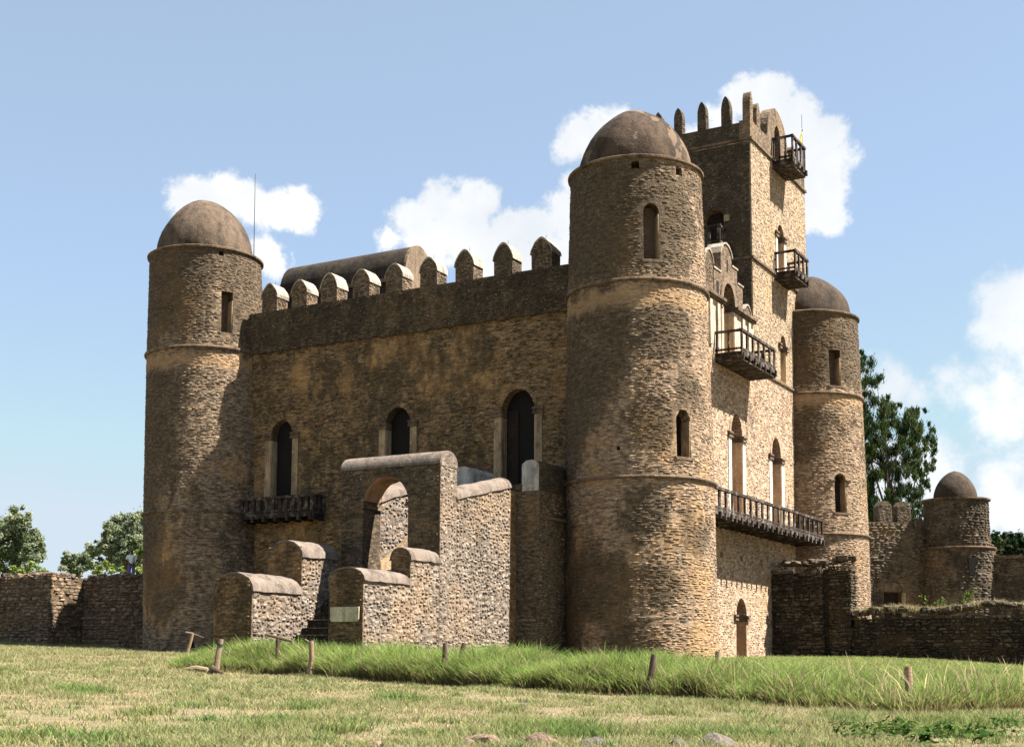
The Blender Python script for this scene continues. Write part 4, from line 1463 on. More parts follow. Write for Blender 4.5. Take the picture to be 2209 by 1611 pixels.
# left enclosure: recessed length, return, forward length
la = empty('boundary_wall', (-30, 1.7, 0.6), 'shaded stone boundary wall between the left tower and the sunlit corner', 'wall')
MB().box(-34.2, -26.6, 1.26, 3.4, -0.5, 4.55).build('core', M_LEF[1], la)
S = courses(-34.2, -26.7, 0.2, 4.72, cover=0.9, h=(0.12, 0.24), w=(0.2, 0.6), proud=(0.03, 0.09))
B, S = split_big(S, 110)
loose_stones(B, lambda u, z: ((u, 1.24, z), (1, 0, 0), (0, -1, 0)), M_LEF[0], la)
stone_mesh('rubble_facing', S, flat((0, 1.24, 0), (1, 0, 0), (0, -1, 0)), M_LEF[0], la)
top_stones(la, -34, -26.8, 1.3, 1.7, lambda x: 4.58, M_LEF, 40, (0.12, 0.26))
lb = empty('boundary_wall', (-45, 0.1, 0.6), 'stone boundary wall at the far left with a sunlit end face', 'wall')
MB().box(-64, -34.24, -1.06, 1.6, -0.5, 4.55).build('core', M_LEF[1], lb)
S = courses(-1.08, 1.24, 0.3, 4.78, cover=0.95, h=(0.12, 0.24), w=(0.2, 0.55), proud=(0.04, 0.1))
B, S = split_big(S, 110)
loose_stones(B, lambda u, z: ((-34.24, u, z), (0, 1, 0), (1, 0, 0)), M_LEF[0], lb)
if S:
    stone_mesh('rubble_facing', S, flat((-34.24, 0, 0), (0, 1, 0), (1, 0, 0)), M_LEF[0], lb)
S = courses(-46, -34.2, 0.2, 4.6, cover=0.9, h=(0.12, 0.24), w=(0.2, 0.6), proud=(0.03, 0.09))
B, S = split_big(S, 100)
loose_stones(B, lambda u, z: ((u, -1.08, z), (1, 0, 0), (0, -1, 0)), M_LEF[0], lb)
stone_mesh('rubble_facing', S, flat((0, -1.08, 0), (1, 0, 0), (0, -1, 0)), M_LEF[0], lb)
top_stones(lb, -48, -34.3, -1.0, 0.9, lambda x: 4.62, M_LEF, 120, (0.14, 0.34))
# raised ground behind the boundary wall
rg = MB().box(-140, -25.5, 3.42, 60, -0.5, 4.4).build('raised_ground', simple('dull_turf', (0.12, 0.13, 0.05), 0.95, 0.4, 1.5))  # plain dull olive turf colour
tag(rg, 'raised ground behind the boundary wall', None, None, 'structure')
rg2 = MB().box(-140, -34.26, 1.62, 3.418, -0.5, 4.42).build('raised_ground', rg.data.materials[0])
tag(rg2, 'raised ground behind the far left wall', None, None, 'structure')

# brick-like end of a ruin at the left edge of the view
lr = empty('ruined_pier', (-43.4, 0.4, 4.6), 'stub of stacked reddish stones on the far left wall top', 'ruin')
MB().box(-46, -43.9, -0.5, 1.2, 4.56, 8.3).build('core', M_LEF[1], lr)
S = courses(-0.55, 1.2, 4.6, 8.5, cover=0.98, h=(0.16, 0.32), w=(0.3, 0.7), proud=(0.05, 0.28))
loose_stones(S, lambda u, z: ((-43.94, u, z), (0, 1, 0), (1, 0, 0)), M_LEF[0], lr)
S = courses(-46.1, -43.8, 4.6, 8.5, cover=0.98, h=(0.16, 0.32), w=(0.3, 0.7), proud=(0.05, 0.15))
loose_stones(S, lambda u, z: ((u, -0.5, z), (1, 0, 0), (0, -1, 0)), M_LEF[0], lr)

# ------------------------------------------------------------------ far enclosure with its little domed turret
TC = CAM + (lambda r: r * (95 / (r.x * HF.x + r.y * HF.y)))(aim(2068, 1300))
tx, ty = TC.x, TC.y
en = empty('gatehouse', (tx, ty, 0), 'far domed round turret of grey rubble with a crenellated wall on its left', 'gatehouse')
cenT = lambda z: (tx + 0.0 * z, ty + 0.0 * z)
rzT = lambda z: np.interp(z, [0, 8.0, 8.1, 11.5], [2.65, 2.5, 2.22, 2.18])
tb = MB().lathe([(2.7, -1), (2.5, 8.0), (2.22, 8.06), (2.18, 11.45)], cenT, 48).build('turret', M_FAR[1], en, True)
MB().ring(2.15, 2.66, 7.98, 8.14, cenT, 48).build('string_course', M_RING, tb, True)
MB().lathe([(2.1, 11.4), (2.38, 11.46), (2.38, 11.56), (1.5, 11.66)], cenT, 48).build('eave', M_RING, tb, True)
pr_ = [(max(1.5 * (1 - (i / 16) ** 1.9) ** 0.62, 0.02), 11.62 + 2.05 * i / 16) for i in range(17)]
MB().lathe(pr_, cenT, 40).build('dome', M_DOMED, tb, True)
S = courses(-80 * math.pi / 180 * 2.3, 120 * math.pi / 180 * 2.3, 3.0, 11.35, cover=0.85, skip=lambda u, z, w: abs(z - 8.05) < 0.18, h=(0.12, 0.22), w=(0.25, 0.6), proud=(0.02, 0.08))
stone_mesh('rubble_facing', S, towermap(cenT, rzT, 2.3), M_FAR[0], tb)
# curtain to its left, turned a little towards the sun
ea = rad(38)
eu, enr = Vector((math.cos(ea), math.sin(ea), 0)), Vector((math.sin(ea), -math.cos(ea), 0))
eo = Vector((tx, ty, 0)) - eu * 0.8 + enr * -0.3
EF = lambda p, q, a: (eo.x + eu.x * p + enr.x * a, eo.y + eu.y * p + enr.y * a, q)
cw = MB().prism([(-11, -1), (0, -1), (0, 9.55), (-2.3, 9.55), (-2.3, 9.95), (-11, 9.95)], -1.2, 0, EF).build('curtain_wall', M_FAR[1], en)
MATOF[cw.name] = M_FAR[1]
cut(cw, MB().prism([(-4.6, 2.5), (-3.3, 2.5), (-3.3, 5.0), (-4.6, 5.0)], -0.7, 0.5, EF))
cut(cw, MB().prism([(-3.95 + p, q) for p, q in arch(1.5, 5.02, 5.05, 5.8)], -0.12, 0.5, EF))
MB().prism([(-3.95 + p * 0.96, q) for p, q in arch(1.5, 5.06, 5.08, 5.76)], -0.118, -0.08, EF).build('tympanum', M_VEND, cw)
MB().prism([(-4.6, 2.5), (-3.3, 2.5), (-3.3, 5.0), (-4.6, 5.0)], -0.69, -0.6, EF).build('door_leaf', M_DOOR, cw)
MB().prism([(-3.3, 2.5), (-3.0, 2.5), (-3.0, 5.0), (-3.3, 5.0)], -0.2, 0.05, EF).build('jamb', M_CREAM, cw)
f_ = lambda u, z, h: np.stack(np.broadcast_arrays(*EF(np.asarray(u), np.asarray(z), np.asarray(h))), -1)
stone_mesh('rubble_facing', courses(-10.8, 0, 2.0, 9.9, cover=0.85, h=(0.12, 0.24), w=(0.25, 0.6), proud=(0.02, 0.09),
                                    skip=lambda u, z, w: (-4.9 < u < -2.8 and z < 6) or (u > -2.3 and z > 9.5)), f_, M_FAR[0], cw)
for u in (-4.85, -3.42):
    mm = MB().prism([(u, 9.952), (u + 1.05, 9.952), (u + 1.0, 11.1), (u + 0.75, 11.45), (u + 0.3, 11.45), (u + 0.02, 11.1)], -0.9, 0, EF).build('merlon', M_FAR[1], en)
    stone_mesh('rubble_facing', courses(u + 0.03, u + 1.0, 9.96, 11.2, cover=0.9), f_, M_FAR[0], mm)
MB().prism([(-2.2, 9.552), (-1.2, 9.552), (-1.3, 9.9), (-1.6, 10.3), (-1.9, 10.1), (-2.15, 10.0)], -0.9, -0.05, EF).build('broken_merlon', M_FAR[1], en)
# wall running off to the right
ew = MB().box(tx + 1.8, tx + 26, ty - 0.2, ty + 1.0, -1, 7.55).build('curtain_wall', M_FAR[1], en)
stone_mesh('rubble_facing', courses(tx + 1.9, tx + 14, 2.0, 7.5, cover=0.85, h=(0.12, 0.24), w=(0.25, 0.6), proud=(0.02, 0.09)),
           flat((0, ty - 0.2, 0), (1, 0, 0), (0, -1, 0)), M_FAR[0], ew)
MB().box(tx + 1.85, tx + 26, ty - 0.36, ty - 0.202, 7.3, 7.45).build('string_course', M_RING, ew)
eb = MB().prism([(2.5, -1), (18, -1), (18, 9.7), (2.5, 10.15)], -9, -8, EF).build('rear_wall', M_LEF[1], en)
wn = MB().prism([(-0.3, 6.1), (0.12, 6.1), (0.12, 7.0), (0.35, 7.0), (0.35, 7.35), (-0.35, 7.35)], 2.42, 2.6,
                lambda p, q, a: (tx + p * math.cos(0.62) + a * math.sin(0.62), ty - a * math.cos(0.62) + p * math.sin(0.62), q)).build('window', M_BLACK, tb)


# ------------------------------------------------------------------ trees and plants
def leaves_mesh(name, P, Nn, size, mat, parent, tone, asp=0.5, rise=0.0):
    """one quad leaf spray at each point"""
    n = len(P)
    r = RN.normal(size=(n, 3))
    a = np.cross(Nn, r)
    if rise:
        a = a * (1 - rise) + rise * np.array([0, 0, 1.6]) + Nn * np.array([1, 1, 0]) * 0.6
    a /= np.linalg.norm(a, axis=1, keepdims=True) + 1e-9
    b = np.cross(r if rise else Nn, a)
    b /= np.linalg.norm(b, axis=1, keepdims=True) + 1e-9
    s = size * RN.uniform(0.6, 1.35, (n, 1))
    a, b = a * s, b * s * asp
    bend = Nn * s * RN.uniform(-0.25, 0.1, (n, 1))
    V = np.stack([P - a, P - b * 0.9 + bend, P + a, P + b + bend], 1).reshape(-1, 3)
    loops = np.arange(4 * n)
    return polymesh(name, V, loops, np.arange(n) * 4, np.full(n, 4), mat, parent, np.repeat(np.clip(tone, 0, 1), 4))


def crown_points(clumps, per, squash=0.75, shell=0.55):
    P, Nn, T = [], [], []
    for (x, y, z, r, t) in clumps:
        k = int(per * r * r)
        d = RN.normal(size=(k, 3))
        d /= np.linalg.norm(d, axis=1, keepdims=True)
        rr = r * np.abs(RN.normal(0, 0.62, (k, 1))) ** 0.8
        q = d * rr
        q[:, 2] *= squash
        P.append(q + np.array([x, y, z]))
        nn = d + RN.normal(size=(k, 3)) * 0.6 + np.array([0, 0, 0.5])
        Nn.append(nn / np.linalg.norm(nn, axis=1, keepdims=True))
        T.append(np.clip(t + RN.normal(0, 0.09, k), 0, 1))
    return np.concatenate(P), np.concatenate(Nn), np.concatenate(T)


def tree(name, label, base, clumps, mat, per, leaf, trunk_r, group=None, asp=0.5, squash=0.75, limbs=None, rise=0.0):
    root = empty(name, base, label, 'bush' if 'bush' in name else 'tree', group)
    cz = np.mean([c[2] for c in clumps])
    top = Vector((np.mean([c[0] for c in clumps]), np.mean([c[1] for c in clumps]), cz))
    b = Vector(base)
    t = MB()
    mid = b.lerp(top, 0.5) + Vector((R.uniform(-0.3, 0.3), R.uniform(-0.3, 0.3), 0))
    t.tube([b + Vector((0, 0, -0.5)), mid, top], [trunk_r, trunk_r * 0.75, trunk_r * 0.35], 7)
    t.build('trunk', M_BARK, root)
    lm = MB()
    for c in (R.sample(clumps, min(limbs or 9, len(clumps)))):
        s = b.lerp(top, R.uniform(0.35, 0.9))
        e = Vector(c[:3])
        m = s.lerp(e, 0.5) + Vector((0, 0, R.uniform(0, 0.4)))
        lm.tube([s, m, e], [trunk_r * 0.4, trunk_r * 0.25, trunk_r * 0.08], 5)
    lm.build('limbs', M_BARK, root)
    P, Nn, T = crown_points(clumps, per, squash)
    leaves_mesh('crown', P, Nn, leaf, mat, root, T, asp, rise)
    return root


def at_depth(px, py, d):
    r = aim(px, py)
    return CAM + r * (d / (r.x * HF.x + r.y * HF.y))


def clumps_px(spots, d, spread=2.0):
    """spots: (px, py, r px, tone) along the crown; each becomes a ball of leaves near depth d"""
    out = []
    for px, py, r, t in spots:
        dd = d + R.uniform(-spread, spread)
        p = at_depth(px, py, dd)
        out.append((p.x, p.y, p.z, r * dd / FPX, t))
    return out


# dark juniper behind the right tower
sp_ = []
outline = [(1862, 800, 26), (1880, 835, 26), (1850, 850, 40), (1893, 880, 24), (1870, 905, 32), (1915, 900, 22), (1940, 895, 22), (1958, 905, 24),
           (1985, 905, 20), (1960, 940, 30), (1990, 940, 24), (2005, 965, 18), (1925, 945, 26), (1890, 950, 30), (1975, 975, 28), (2002, 1000, 14),
           (1950, 1000, 26), (1980, 1010, 20), (1905, 985, 24), (1870, 970, 34), (1850, 920, 40), (1885, 1030, 30), (1920, 1030, 22), (1955, 1040, 30),
           (1985, 1050, 18), (1900, 1070, 30), (1935, 1075, 30), (1965, 1085, 24), (1985, 1100, 14), (1870, 1090, 30), (1910, 1110, 34), (1950, 1118, 30),
           (1885, 1130, 30), (1975, 1130, 18), (1840, 1010, 40), (1830, 900, 50), (1850, 1080, 40), (1820, 980, 50), (1800, 850, 50), (1790, 950, 60),
           (1868, 772, 14), (1905, 865, 12), (2008, 935, 10), (1972, 890, 10), (1928, 880, 10)]
for (px, py, r) in outline:
    for q in range(9):
        sp_.append((px + R.uniform(-1, 1) * r, py + R.uniform(-1, 1) * r, r * R.uniform(0.22, 0.5), R.choice([0.1, 0.3, 0.5, 0.65, 0.9])))
cl = clumps_px(sp_, 106, 3.0)
bp = at_depth(1925, 1420, 106)
tree('juniper_tree', 'tall dark feathery evergreen tree behind the rear right tower', (bp.x, bp.y, 0.5), cl, M_LEAFD, 1350, 0.17, 0.26, None, 0.20, 1.25, 14, 0.7)
# two tall leaders inside the gaps
# trees beyond the boundary wall on the left
sp_ = []
for (px, py, r) in [(38, 1105, 16), (30, 1125, 20), (50, 1118, 14), (20, 1150, 22), (45, 1150, 20), (60, 1130, 8), (62, 1165, 22), (85, 1172, 12), (30, 1185, 28),
                    (70, 1190, 20), (90, 1185, 8), (15, 1210, 28), (55, 1212, 26), (5, 1170, 24), (-20, 1150, 36), (-30, 1200, 40)]:
    for q in range(9):
        sp_.append((px + R.uniform(-0.9, 0.9) * r, py + R.uniform(-0.9, 0.9) * r, r * R.uniform(0.3, 0.6), R.choice([0.1, 0.3, 0.5, 0.8])))
bp = at_depth(30, 1240, 100)
tree('broadleaf_tree', 'bushy grey green tree above the far left wall', (bp.x, bp.y, 4.4), clumps_px(sp_, 100, 2.0), M_LEAFG, 3600, 0.10, 0.25, 'trees beyond the boundary wall', 0.6, 0.9)
sp_ = []
for (px, py, r) in [(290, 1130, 22), (265, 1135, 22), (245, 1150, 22), (310, 1125, 24), (225, 1165, 20), (270, 1165, 24), (300, 1165, 26), (240, 1185, 22), (205, 1190, 18),
                    (280, 1195, 26), (310, 1200, 24), (330, 1160, 30), (225, 1205, 20), (250, 1165, 20), (195, 1205, 18), (290, 1150, 24), (265, 1205, 22), (215, 1180, 14)]:
    for q in range(9):
        sp_.append((px + R.uniform(-0.9, 0.9) * r, py + R.uniform(-0.9, 0.9) * r, r * R.uniform(0.3, 0.6), R.choice([0.2, 0.4, 0.55, 0.7])))
bp = at_depth(290, 1240, 104)
tree('broadleaf_tree', 'rounded pale grey green tree rising beside the left tower', (bp.x, bp.y, 4.4), clumps_px(sp_, 104, 2.5), M_LEAFG, 3600, 0.10, 0.3, 'trees beyond the boundary wall', 0.6, 0.85)
sp_ = []
for (px, py, r) in [(150, 1205, 14), (165, 1212, 16), (140, 1215, 12), (185, 1208, 14), (165, 1228, 16), (195, 1222, 14)]:
    for q in range(9):
        sp_.append((px + R.uniform(-0.9, 0.9) * r, py + R.uniform(-0.9, 0.9) * r, r * R.uniform(0.3, 0.6), R.choice([0.1, 0.25, 0.4, 0.6])))
bp = at_depth(165, 1240, 96)
tree('small_tree', 'small dark green tree between the two larger trees on the left', (bp.x, bp.y, 4.4), clumps_px(sp_, 96, 1.0), M_LEAFG, 3600, 0.095, 0.13, 'trees beyond the boundary wall', 0.6, 0.85)
for (name, lab, spots) in (
        ('bush', 'yellow green bush on the wall top beside the standing person', [(215, 1228, 14), (240, 1226, 14), (262, 1230, 10), (230, 1215, 10), (205, 1234, 10)]),
        ('bush', 'yellow green bush filling the gap right of the standing person', [(305, 1190, 16), (300, 1222, 14), (310, 1236, 12), (296, 1236, 8)]),
        ('bush', 'bright green bush at the foot of the far left tree', [(62, 1222, 14), (80, 1226, 12), (45, 1230, 12), (95, 1230, 8), (25, 1228, 12)])):
    s2 = [(px + R.uniform(-0.5, 0.5) * r, py + R.uniform(-0.5, 0.5) * r, r * R.uniform(0.45, 0.7), R.choice([0.2, 0.5, 0.8])) for px, py, r in spots for q in range(3)]
    bp = at_depth(spots[0][0], 1242, 84)
    tree(name, lab, (bp.x, bp.y, 4.4), clumps_px(s2, 84, 0.8), M_LEAFY, 900, 0.12, 0.06, 'bushes behind the boundary wall', 0.6, 0.9, 3)
sp_ = []
for (px, py, r) in [(2155, 1160, 14), (2175, 1165, 18), (2200, 1170, 18), (2165, 1180, 16), (2190, 1185, 18), (2215, 1180, 20), (2240, 1170, 24)]:
    for q in range(9):
        sp_.append((px + R.uniform(-0.9, 0.9) * r, py + R.uniform(-0.9, 0.9) * r, r * R.uniform(0.3, 0.6), R.choice([0.05, 0.2, 0.35, 0.6])))
bp = at_depth(2185, 1400, 99)
tree('bush', 'dark bush behind the wall right of the little domed turret', (bp.x, bp.y, 0.5), clumps_px(sp_, 99, 0.8), M_LEAFD, 900, 0.15, 0.12, None, 0.6, 0.9, 5)


def herb(x, y, z, h, label, mat, n=46, leaf=0.07, name='weed', group='weeds along the low wall top'):
    root = empty(name, (x, y, z), label, 'plant', group)
    t = MB()
    P, Nn, T = [], [], []
    for k in range(3):
        tip = Vector((x + R.uniform(-0.2, 0.2) * h, y + R.uniform(-0.15, 0.15) * h, z + h * R.uniform(0.7, 1.0)))
        b = Vector((x + R.uniform(-0.05, 0.05), y, z - 0.1))
        t.tube([b, b.lerp(tip, 0.5) + Vector((R.uniform(-0.05, 0.05), 0, 0)), tip], [0.014, 0.01, 0.004], 4)
        for i in range(n // 3):
            q = b.lerp(tip, R.uniform(0.15, 1.0))
            P.append((q.x + R.gauss(0, 0.05), q.y + R.gauss(0, 0.05), q.z + R.gauss(0, 0.03)))
            d = Vector((R.gauss(0, 1), R.gauss(0, 1), R.gauss(0.5, 0.6))).normalized()
            Nn.append(tuple(d))
            T.append(R.random())
    t.build('stem', M_BARK, root)
    leaves_mesh('foliage', np.array(P), np.array(Nn), leaf, mat, root, np.array(T), 0.5)


M_HERB = leafmat('weed_leaf', [(0.05, 0.085, 0.02), (0.10, 0.15, 0.035), (0.16, 0.19, 0.06)])
M_STRAW = leafmat('dry_weed', [(0.22, 0.17, 0.09), (0.34, 0.27, 0.15), (0.17, 0.13, 0.08)])
for px, h, m, lab in ((1995, 1.0, M_HERB, 'leafy green weed on the low wall, leftmost below the little turret'),
                      (2018, 0.75, M_HERB, 'leafy green weed second from the left on the low wall'),
                      (2040, 0.8, M_HERB, 'leafy green weed in the middle of the low wall tuft'),
                      (2078, 0.9, M_HERB, 'tall leafy weed on the low wall nearest the turret window'),
                      (2092, 1.1, M_HERB, 'tallest leafy weed rising right of the low wall tuft')):
    r = aim(px, 1300)
    p = CAM + r * ((17.2 - CAM.y) / r.y)
    herb(p.x, 17.2, lowz(p.x), h, lab, m)


# ------------------------------------------------------------------ grass
def blades(name, X, Y, H, W, lean, tint_base, tint_tip, seg, mat, la=None, Z=None):
    """tapering blades from ground points; seg levels"""
    n = len(X)
    Z = terr(X, Y) - 0.02 if Z is None else Z
    az = RN.uniform(0, 2 * np.pi, n)
    la = RN.uniform(0, 2 * np.pi, n) if la is None else la
    L = lean * H
    lv = np.linspace(0, 1, seg + 1)
    side = np.stack([np.cos(az), np.sin(az), 0 * az], -1)
    V, C = [], []
    for i, t in enumerate(lv):
        c = np.stack([X + np.cos(la) * L * t ** 2, Y + np.sin(la) * L * t ** 2, Z + H * (t - 0.25 * lean * t ** 3)], -1)
        w = (W * (1 - 0.85 * t ** 1.5))[:, None] * side
        tc_ = t ** 1.5
        col = tint_base * (1 - tc_) + tint_tip * tc_
        if i < seg:
            V += [c - w, c + w]
            C += [col, col]
        else:
            V += [c]
            C += [col]
    k = 2 * seg + 1
    V = np.stack(V, 1).reshape(-1, 3)
    C = np.stack(C, 1).reshape(-1, 3)
    b = (np.arange(n) * k)[:, None]
    parts, tot = [], []
    for i in range(seg - 1):
        parts.append(b + np.array([[2 * i, 2 * i + 1, 2 * i + 3, 2 * i + 2]]))
        tot.append(4)
    parts.append(b + np.array([[2 * seg - 2, 2 * seg - 1, 2 * seg]]))
    tot.append(3)
    loops = np.concatenate(parts, 1).ravel()
    totals = np.tile(np.array(tot), n)
    starts = np.concatenate([[0], np.cumsum(totals)[:-1]])
    o = polymesh(name, V, loops, starts, totals, mat)
    a = o.data.attributes.new('tint', 'FLOAT_COLOR', 'POINT')
    a.data.foreach_set('color', np.concatenate([np.clip(C, 0, 1), np.ones((len(C), 1))], 1).astype(np.float32).ravel())
    o['kind'] = 'stuff'
    return o


def frustum_pts(n, d0, d1, bias, margin=1.2):
    """ground points inside the view wedge; density falls with distance"""
    u = RN.random(n)
    p = 2 - bias
    d = (d0 ** p + (d1 ** p - d0 ** p) * u) ** (1 / p)
    lat = RN.uniform(-1, 1, n) * d * (W0 / 2 / FPX) * margin
    return CAM.x + HF.x * d + RT0.x * lat, CAM.y + HF.y * d + RT0.y * lat, d, lat


# edge of the uncut strip (front and back), as ground points under photograph pixels
edge = [(380, 1441), (470, 1447), (560, 1451), (700, 1458), (820, 1470), (985, 1478), (1200, 1490), (1400, 1503), (1600, 1517), (1800, 1527), (1950, 1537), (2100, 1534), (2240, 1524)]
EP = [to_ground(*q) for q in edge]
E_lat = np.array([(p - CAM).dot(RT0) / (p - CAM).dot(HF) for p in EP])
E_d = np.array([(p - CAM).dot(HF) for p in EP])
E_back = E_d + np.array([0.5, 6.0, 6.5, 6.5, 6.0, 5.0, 5.0, 6, 10, 14, 18, 20, 20])


def in_strip(d, lat):
    t = lat / d
    f = np.interp(t, E_lat, E_d)
    bk = np.interp(t, E_lat, E_back)
    return (d > f) & (d < bk) & (t > E_lat[0])


def inside_building(X, Y):
    return ((X > -26) & (X < 0.2) & (Y > -0.1) & (Y < 26)) | ((X > -10) & (X < XS) & (Y > -14.8)) | (np.hypot(X, Y) < 3.2) | (np.hypot(X + 24.1, Y - 0.2) < 3.25) | (
        (X < -26) & (Y > -1.1) & (X < -34.2)) | ((X < -26) & (Y > 1.2)) | ((Y > 16.6) & (X > 0))


X, Y, d, lat = frustum_pts(470000, 15.5, 80, 1.25)
keep = ~in_strip(d, lat) & ~inside_building(X, Y)
X, Y, d, lat = X[keep], Y[keep], d[keep], lat[keep]
g = green_field(X, Y) + 0.10 * np.clip((d - 55) / 10, 0, 1) + 0.05 * np.sin(X * 0.35 + 2)
n = len(X)
isg = (g + RN.normal(0, 0.07, n)) > 0.455
bare = vnoise(X, Y, 1.1, 9) + 0.4 * vnoise(X, Y, 0.4, 10)
keep = (RN.random(n) < np.where(bare > 1.05, 0.5, 1.0))
H = np.where(isg, RN.uniform(0.05, 0.13, n), RN.uniform(0.04, 0.10, n)) * (0.55 + 1.0 * np.clip(g - 0.25, 0, 0.6) / 0.4)
H = H * np.where(d > 40, 1.25, 1.0)
dry = np.array([0.405, 0.335, 0.21])[None] * RN.uniform(0.65, 1.25, (n, 1)) * np.array([1, 1, 1])[None]
grn = np.array([0.175, 0.205, 0.095])[None] * RN.uniform(0.7, 1.5, (n, 1))
rough_ = (lat > 7.5) & (d > 29)          # uncut ground running up to the low wall
H = np.where(rough_, RN.uniform(0.12, 0.32, n), H)
isg = isg | (rough_ & (RN.random(n) < 0.85))
grn = np.where(rough_[:, None], np.array([0.15, 0.235, 0.055])[None] * RN.uniform(0.65, 1.35, (n, 1)), grn)
mixv = RN.random((n, 1)) * 0.45
tip = np.where(isg[:, None], grn * (1 - mixv) + dry * mixv, dry * (1 - mixv * 0.4) + grn * mixv * 0.4)
base_ = tip * np.array([0.85, 0.75, 0.6])
o = blades('lawn_grass', X[keep], Y[keep], H[keep], np.where(rough_, 0.02, np.where(d > 32, 0.012, 0.008))[keep], RN.uniform(0.3, 1.3, n)[keep], base_[keep], tip[keep], 2, M_BLADE)
tag(o, 'short half dried grass over the foreground', 'grass')

# flattened straw lying between the blades
X, Y, d, lat = frustum_pts(215000, 15.5, 62, 1.3)
keep = ~in_strip(d, lat) & ~inside_building(X, Y) & (green_field(X, Y) < 0.58)
X, Y, d = X[keep], Y[keep], d[keep]
n = len(X)
c0 = np.array([0.40, 0.325, 0.20])[None] * RN.uniform(0.55, 1.3, (n, 1)) * np.where(RN.random((n, 1)) < 0.2, 0.55, 1.0)
o = blades('straw_litter', X, Y, RN.uniform(0.02, 0.05, n), RN.uniform(0.004, 0.010, n), RN.uniform(2.0, 5.0, n), c0, c0, 2, M_BLADE)
tag(o, 'flattened dry straw lying over the lawn', 'grass')

# greener tufts and clumps standing above the lawn
cx, cy, cd_, clat = frustum_pts(900, 16, 50, 1.2)
k2 = ~in_strip(cd_, clat) & ~inside_building(cx, cy) & ((green_field(cx, cy) > 0.45) | (RN.random(len(cx)) < 0.35))
cx, cy = cx[k2], cy[k2]
extra = [(590, 1560, 0.5), (560, 1575, 0.45), (445, 1560, 0.3), (1180, 1575, 0.8), (1230, 1570, 0.7), (1260, 1590, 0.6), (1130, 1590, 0.5), (840, 1510, 0.35), (880, 1512, 0.35),
         (160, 1490, 0.6), (210, 1495, 0.5), (80, 1590, 0.6), (200, 1600, 0.6), (1540, 1590, 0.5), (1480, 1590, 0.5), (1640, 1590, 0.5), (1830, 1560, 0.5), (2000, 1560, 0.5),
         (2100, 1565, 0.6), (2180, 1560, 0.6), (1990, 1580, 0.6), (2080, 1590, 0.6), (10, 1450, 0.5), (330, 1540, 0.4), (720, 1580, 0.5), (660, 1530, 0.4)]
TX, TY, TH, TT = [], [], [], []
for i in range(len(cx)):
    m = R.randint(25, 70)
    rr = R.uniform(0.08, 0.28)
    tt = R.random()
    for q in range(m):
        TX.append(cx[i] + R.gauss(0, rr))
        TY.append(cy[i] + R.gauss(0, rr))
        TH.append(R.uniform(0.08, 0.22))
        TT.append(tt)
for px, py, rr in extra:
    p = to_ground(px, py)
    tt = R.uniform(0, 0.6)
    for q in range(int(520 * rr)):
        TX.append(p.x + R.gauss(0, rr * 0.55))
        TY.append(p.y + R.gauss(0, rr * 0.45))
        TH.append(R.uniform(0.10, 0.30))
        TT.append(tt)
TX, TY, TH, TT = map(np.array, (TX, TY, TH, TT))
n = len(TX)
gc = np.array([0.11, 0.19, 0.05])[None] * (1 - TT[:, None]) + np.array([0.23, 0.225, 0.085])[None] * TT[:, None]
gc = gc * RN.uniform(0.6, 1.4, (n, 1))
o = blades('grass_tufts', TX, TY, TH, np.full(n, 0.009), RN.uniform(0.3, 1.0, n), gc * 0.7, gc, 2, M_BLADE)
tag(o, 'green grass tufts scattered over the dry lawn', 'grass')

# the uncut strip of tall grass: clumps whose blades lean outwards
nc = 9000
t = RN.uniform(E_lat[0], E_lat[-1], nc)
f, bk = np.interp(t, E_lat, E_d), np.interp(t, E_lat, E_back)
d = f + (bk - f) * RN.random(nc) ** np.where(t > 0.08, 1.05, 1.45) + RN.normal(0, 0.16, nc) + 0.6 * (vnoise(t * 60, t * 0, 1.0, 33) - 0.5)
CX, CY = CAM.x + HF.x * d + RT0.x * t * d, CAM.y + HF.y * d + RT0.y * t * d
hm = np.interp(t, [E_lat[0], E_lat[0] + 0.05, -0.02, 0.07, 0.15, 0.21, E_lat[-1]], [0.35, 1.14, 1.08, 1.04, 0.93, 0.76, 0.64])
hm = hm * (0.66 + 0.55 * vnoise(CX, CY, 1.1, 21)) * RN.uniform(0.72, 1.12, nc) * (0.66 + 0.34 * np.clip((d - f) * 1.2, 0, 1)) * np.where(d - f > 6.5, 0.55, 1.0)
nb = RN.integers(16, 44, nc)
ci = np.repeat(np.arange(nc), nb)
n = len(ci)
rr = np.abs(RN.normal(0, 0.11, n))
an = RN.uniform(0, 2 * np.pi, n)
X, Y = CX[ci] + rr * np.cos(an), CY[ci] + rr * np.sin(an)
keep = ~inside_building(X, Y)
X, Y, ci, rr, an = X[keep], Y[keep], ci[keep], rr[keep], an[keep]
n = len(X)
H = hm[ci] * RN.uniform(0.45, 1.08, n)
gn = RN.random(nc)[ci][:, None]
tipc = np.array([0.155, 0.275, 0.05])[None] * (1 - gn * 0.5) + np.array([0.20, 0.25, 0.08])[None] * gn * 0.5
tipc = tipc * RN.uniform(0.65, 1.35, (n, 1)) * RN.uniform(0.75, 1.2, nc)[ci][:, None]
dryb = RN.random((n, 1)) < 0.10 + 0.15 * (gn > 0.8)
tipc = np.where(dryb, np.array([0.40, 0.335, 0.20])[None] * RN.uniform(0.6, 1.2, (n, 1)), tipc)
basec = np.array([0.21, 0.145, 0.075])[None] * RN.uniform(0.45, 1.3, (n, 1))
o = blades('tall_grass', X, Y, H, RN.uniform(0.008, 0.021, n), RN.uniform(0.1, 0.55, n) + rr * 2.2, basec, tipc, 4, M_BLADE, an + RN.normal(0, 0.6, n))
tag(o, 'uncut strip of tall bright green grass along the fence line', 'grass')

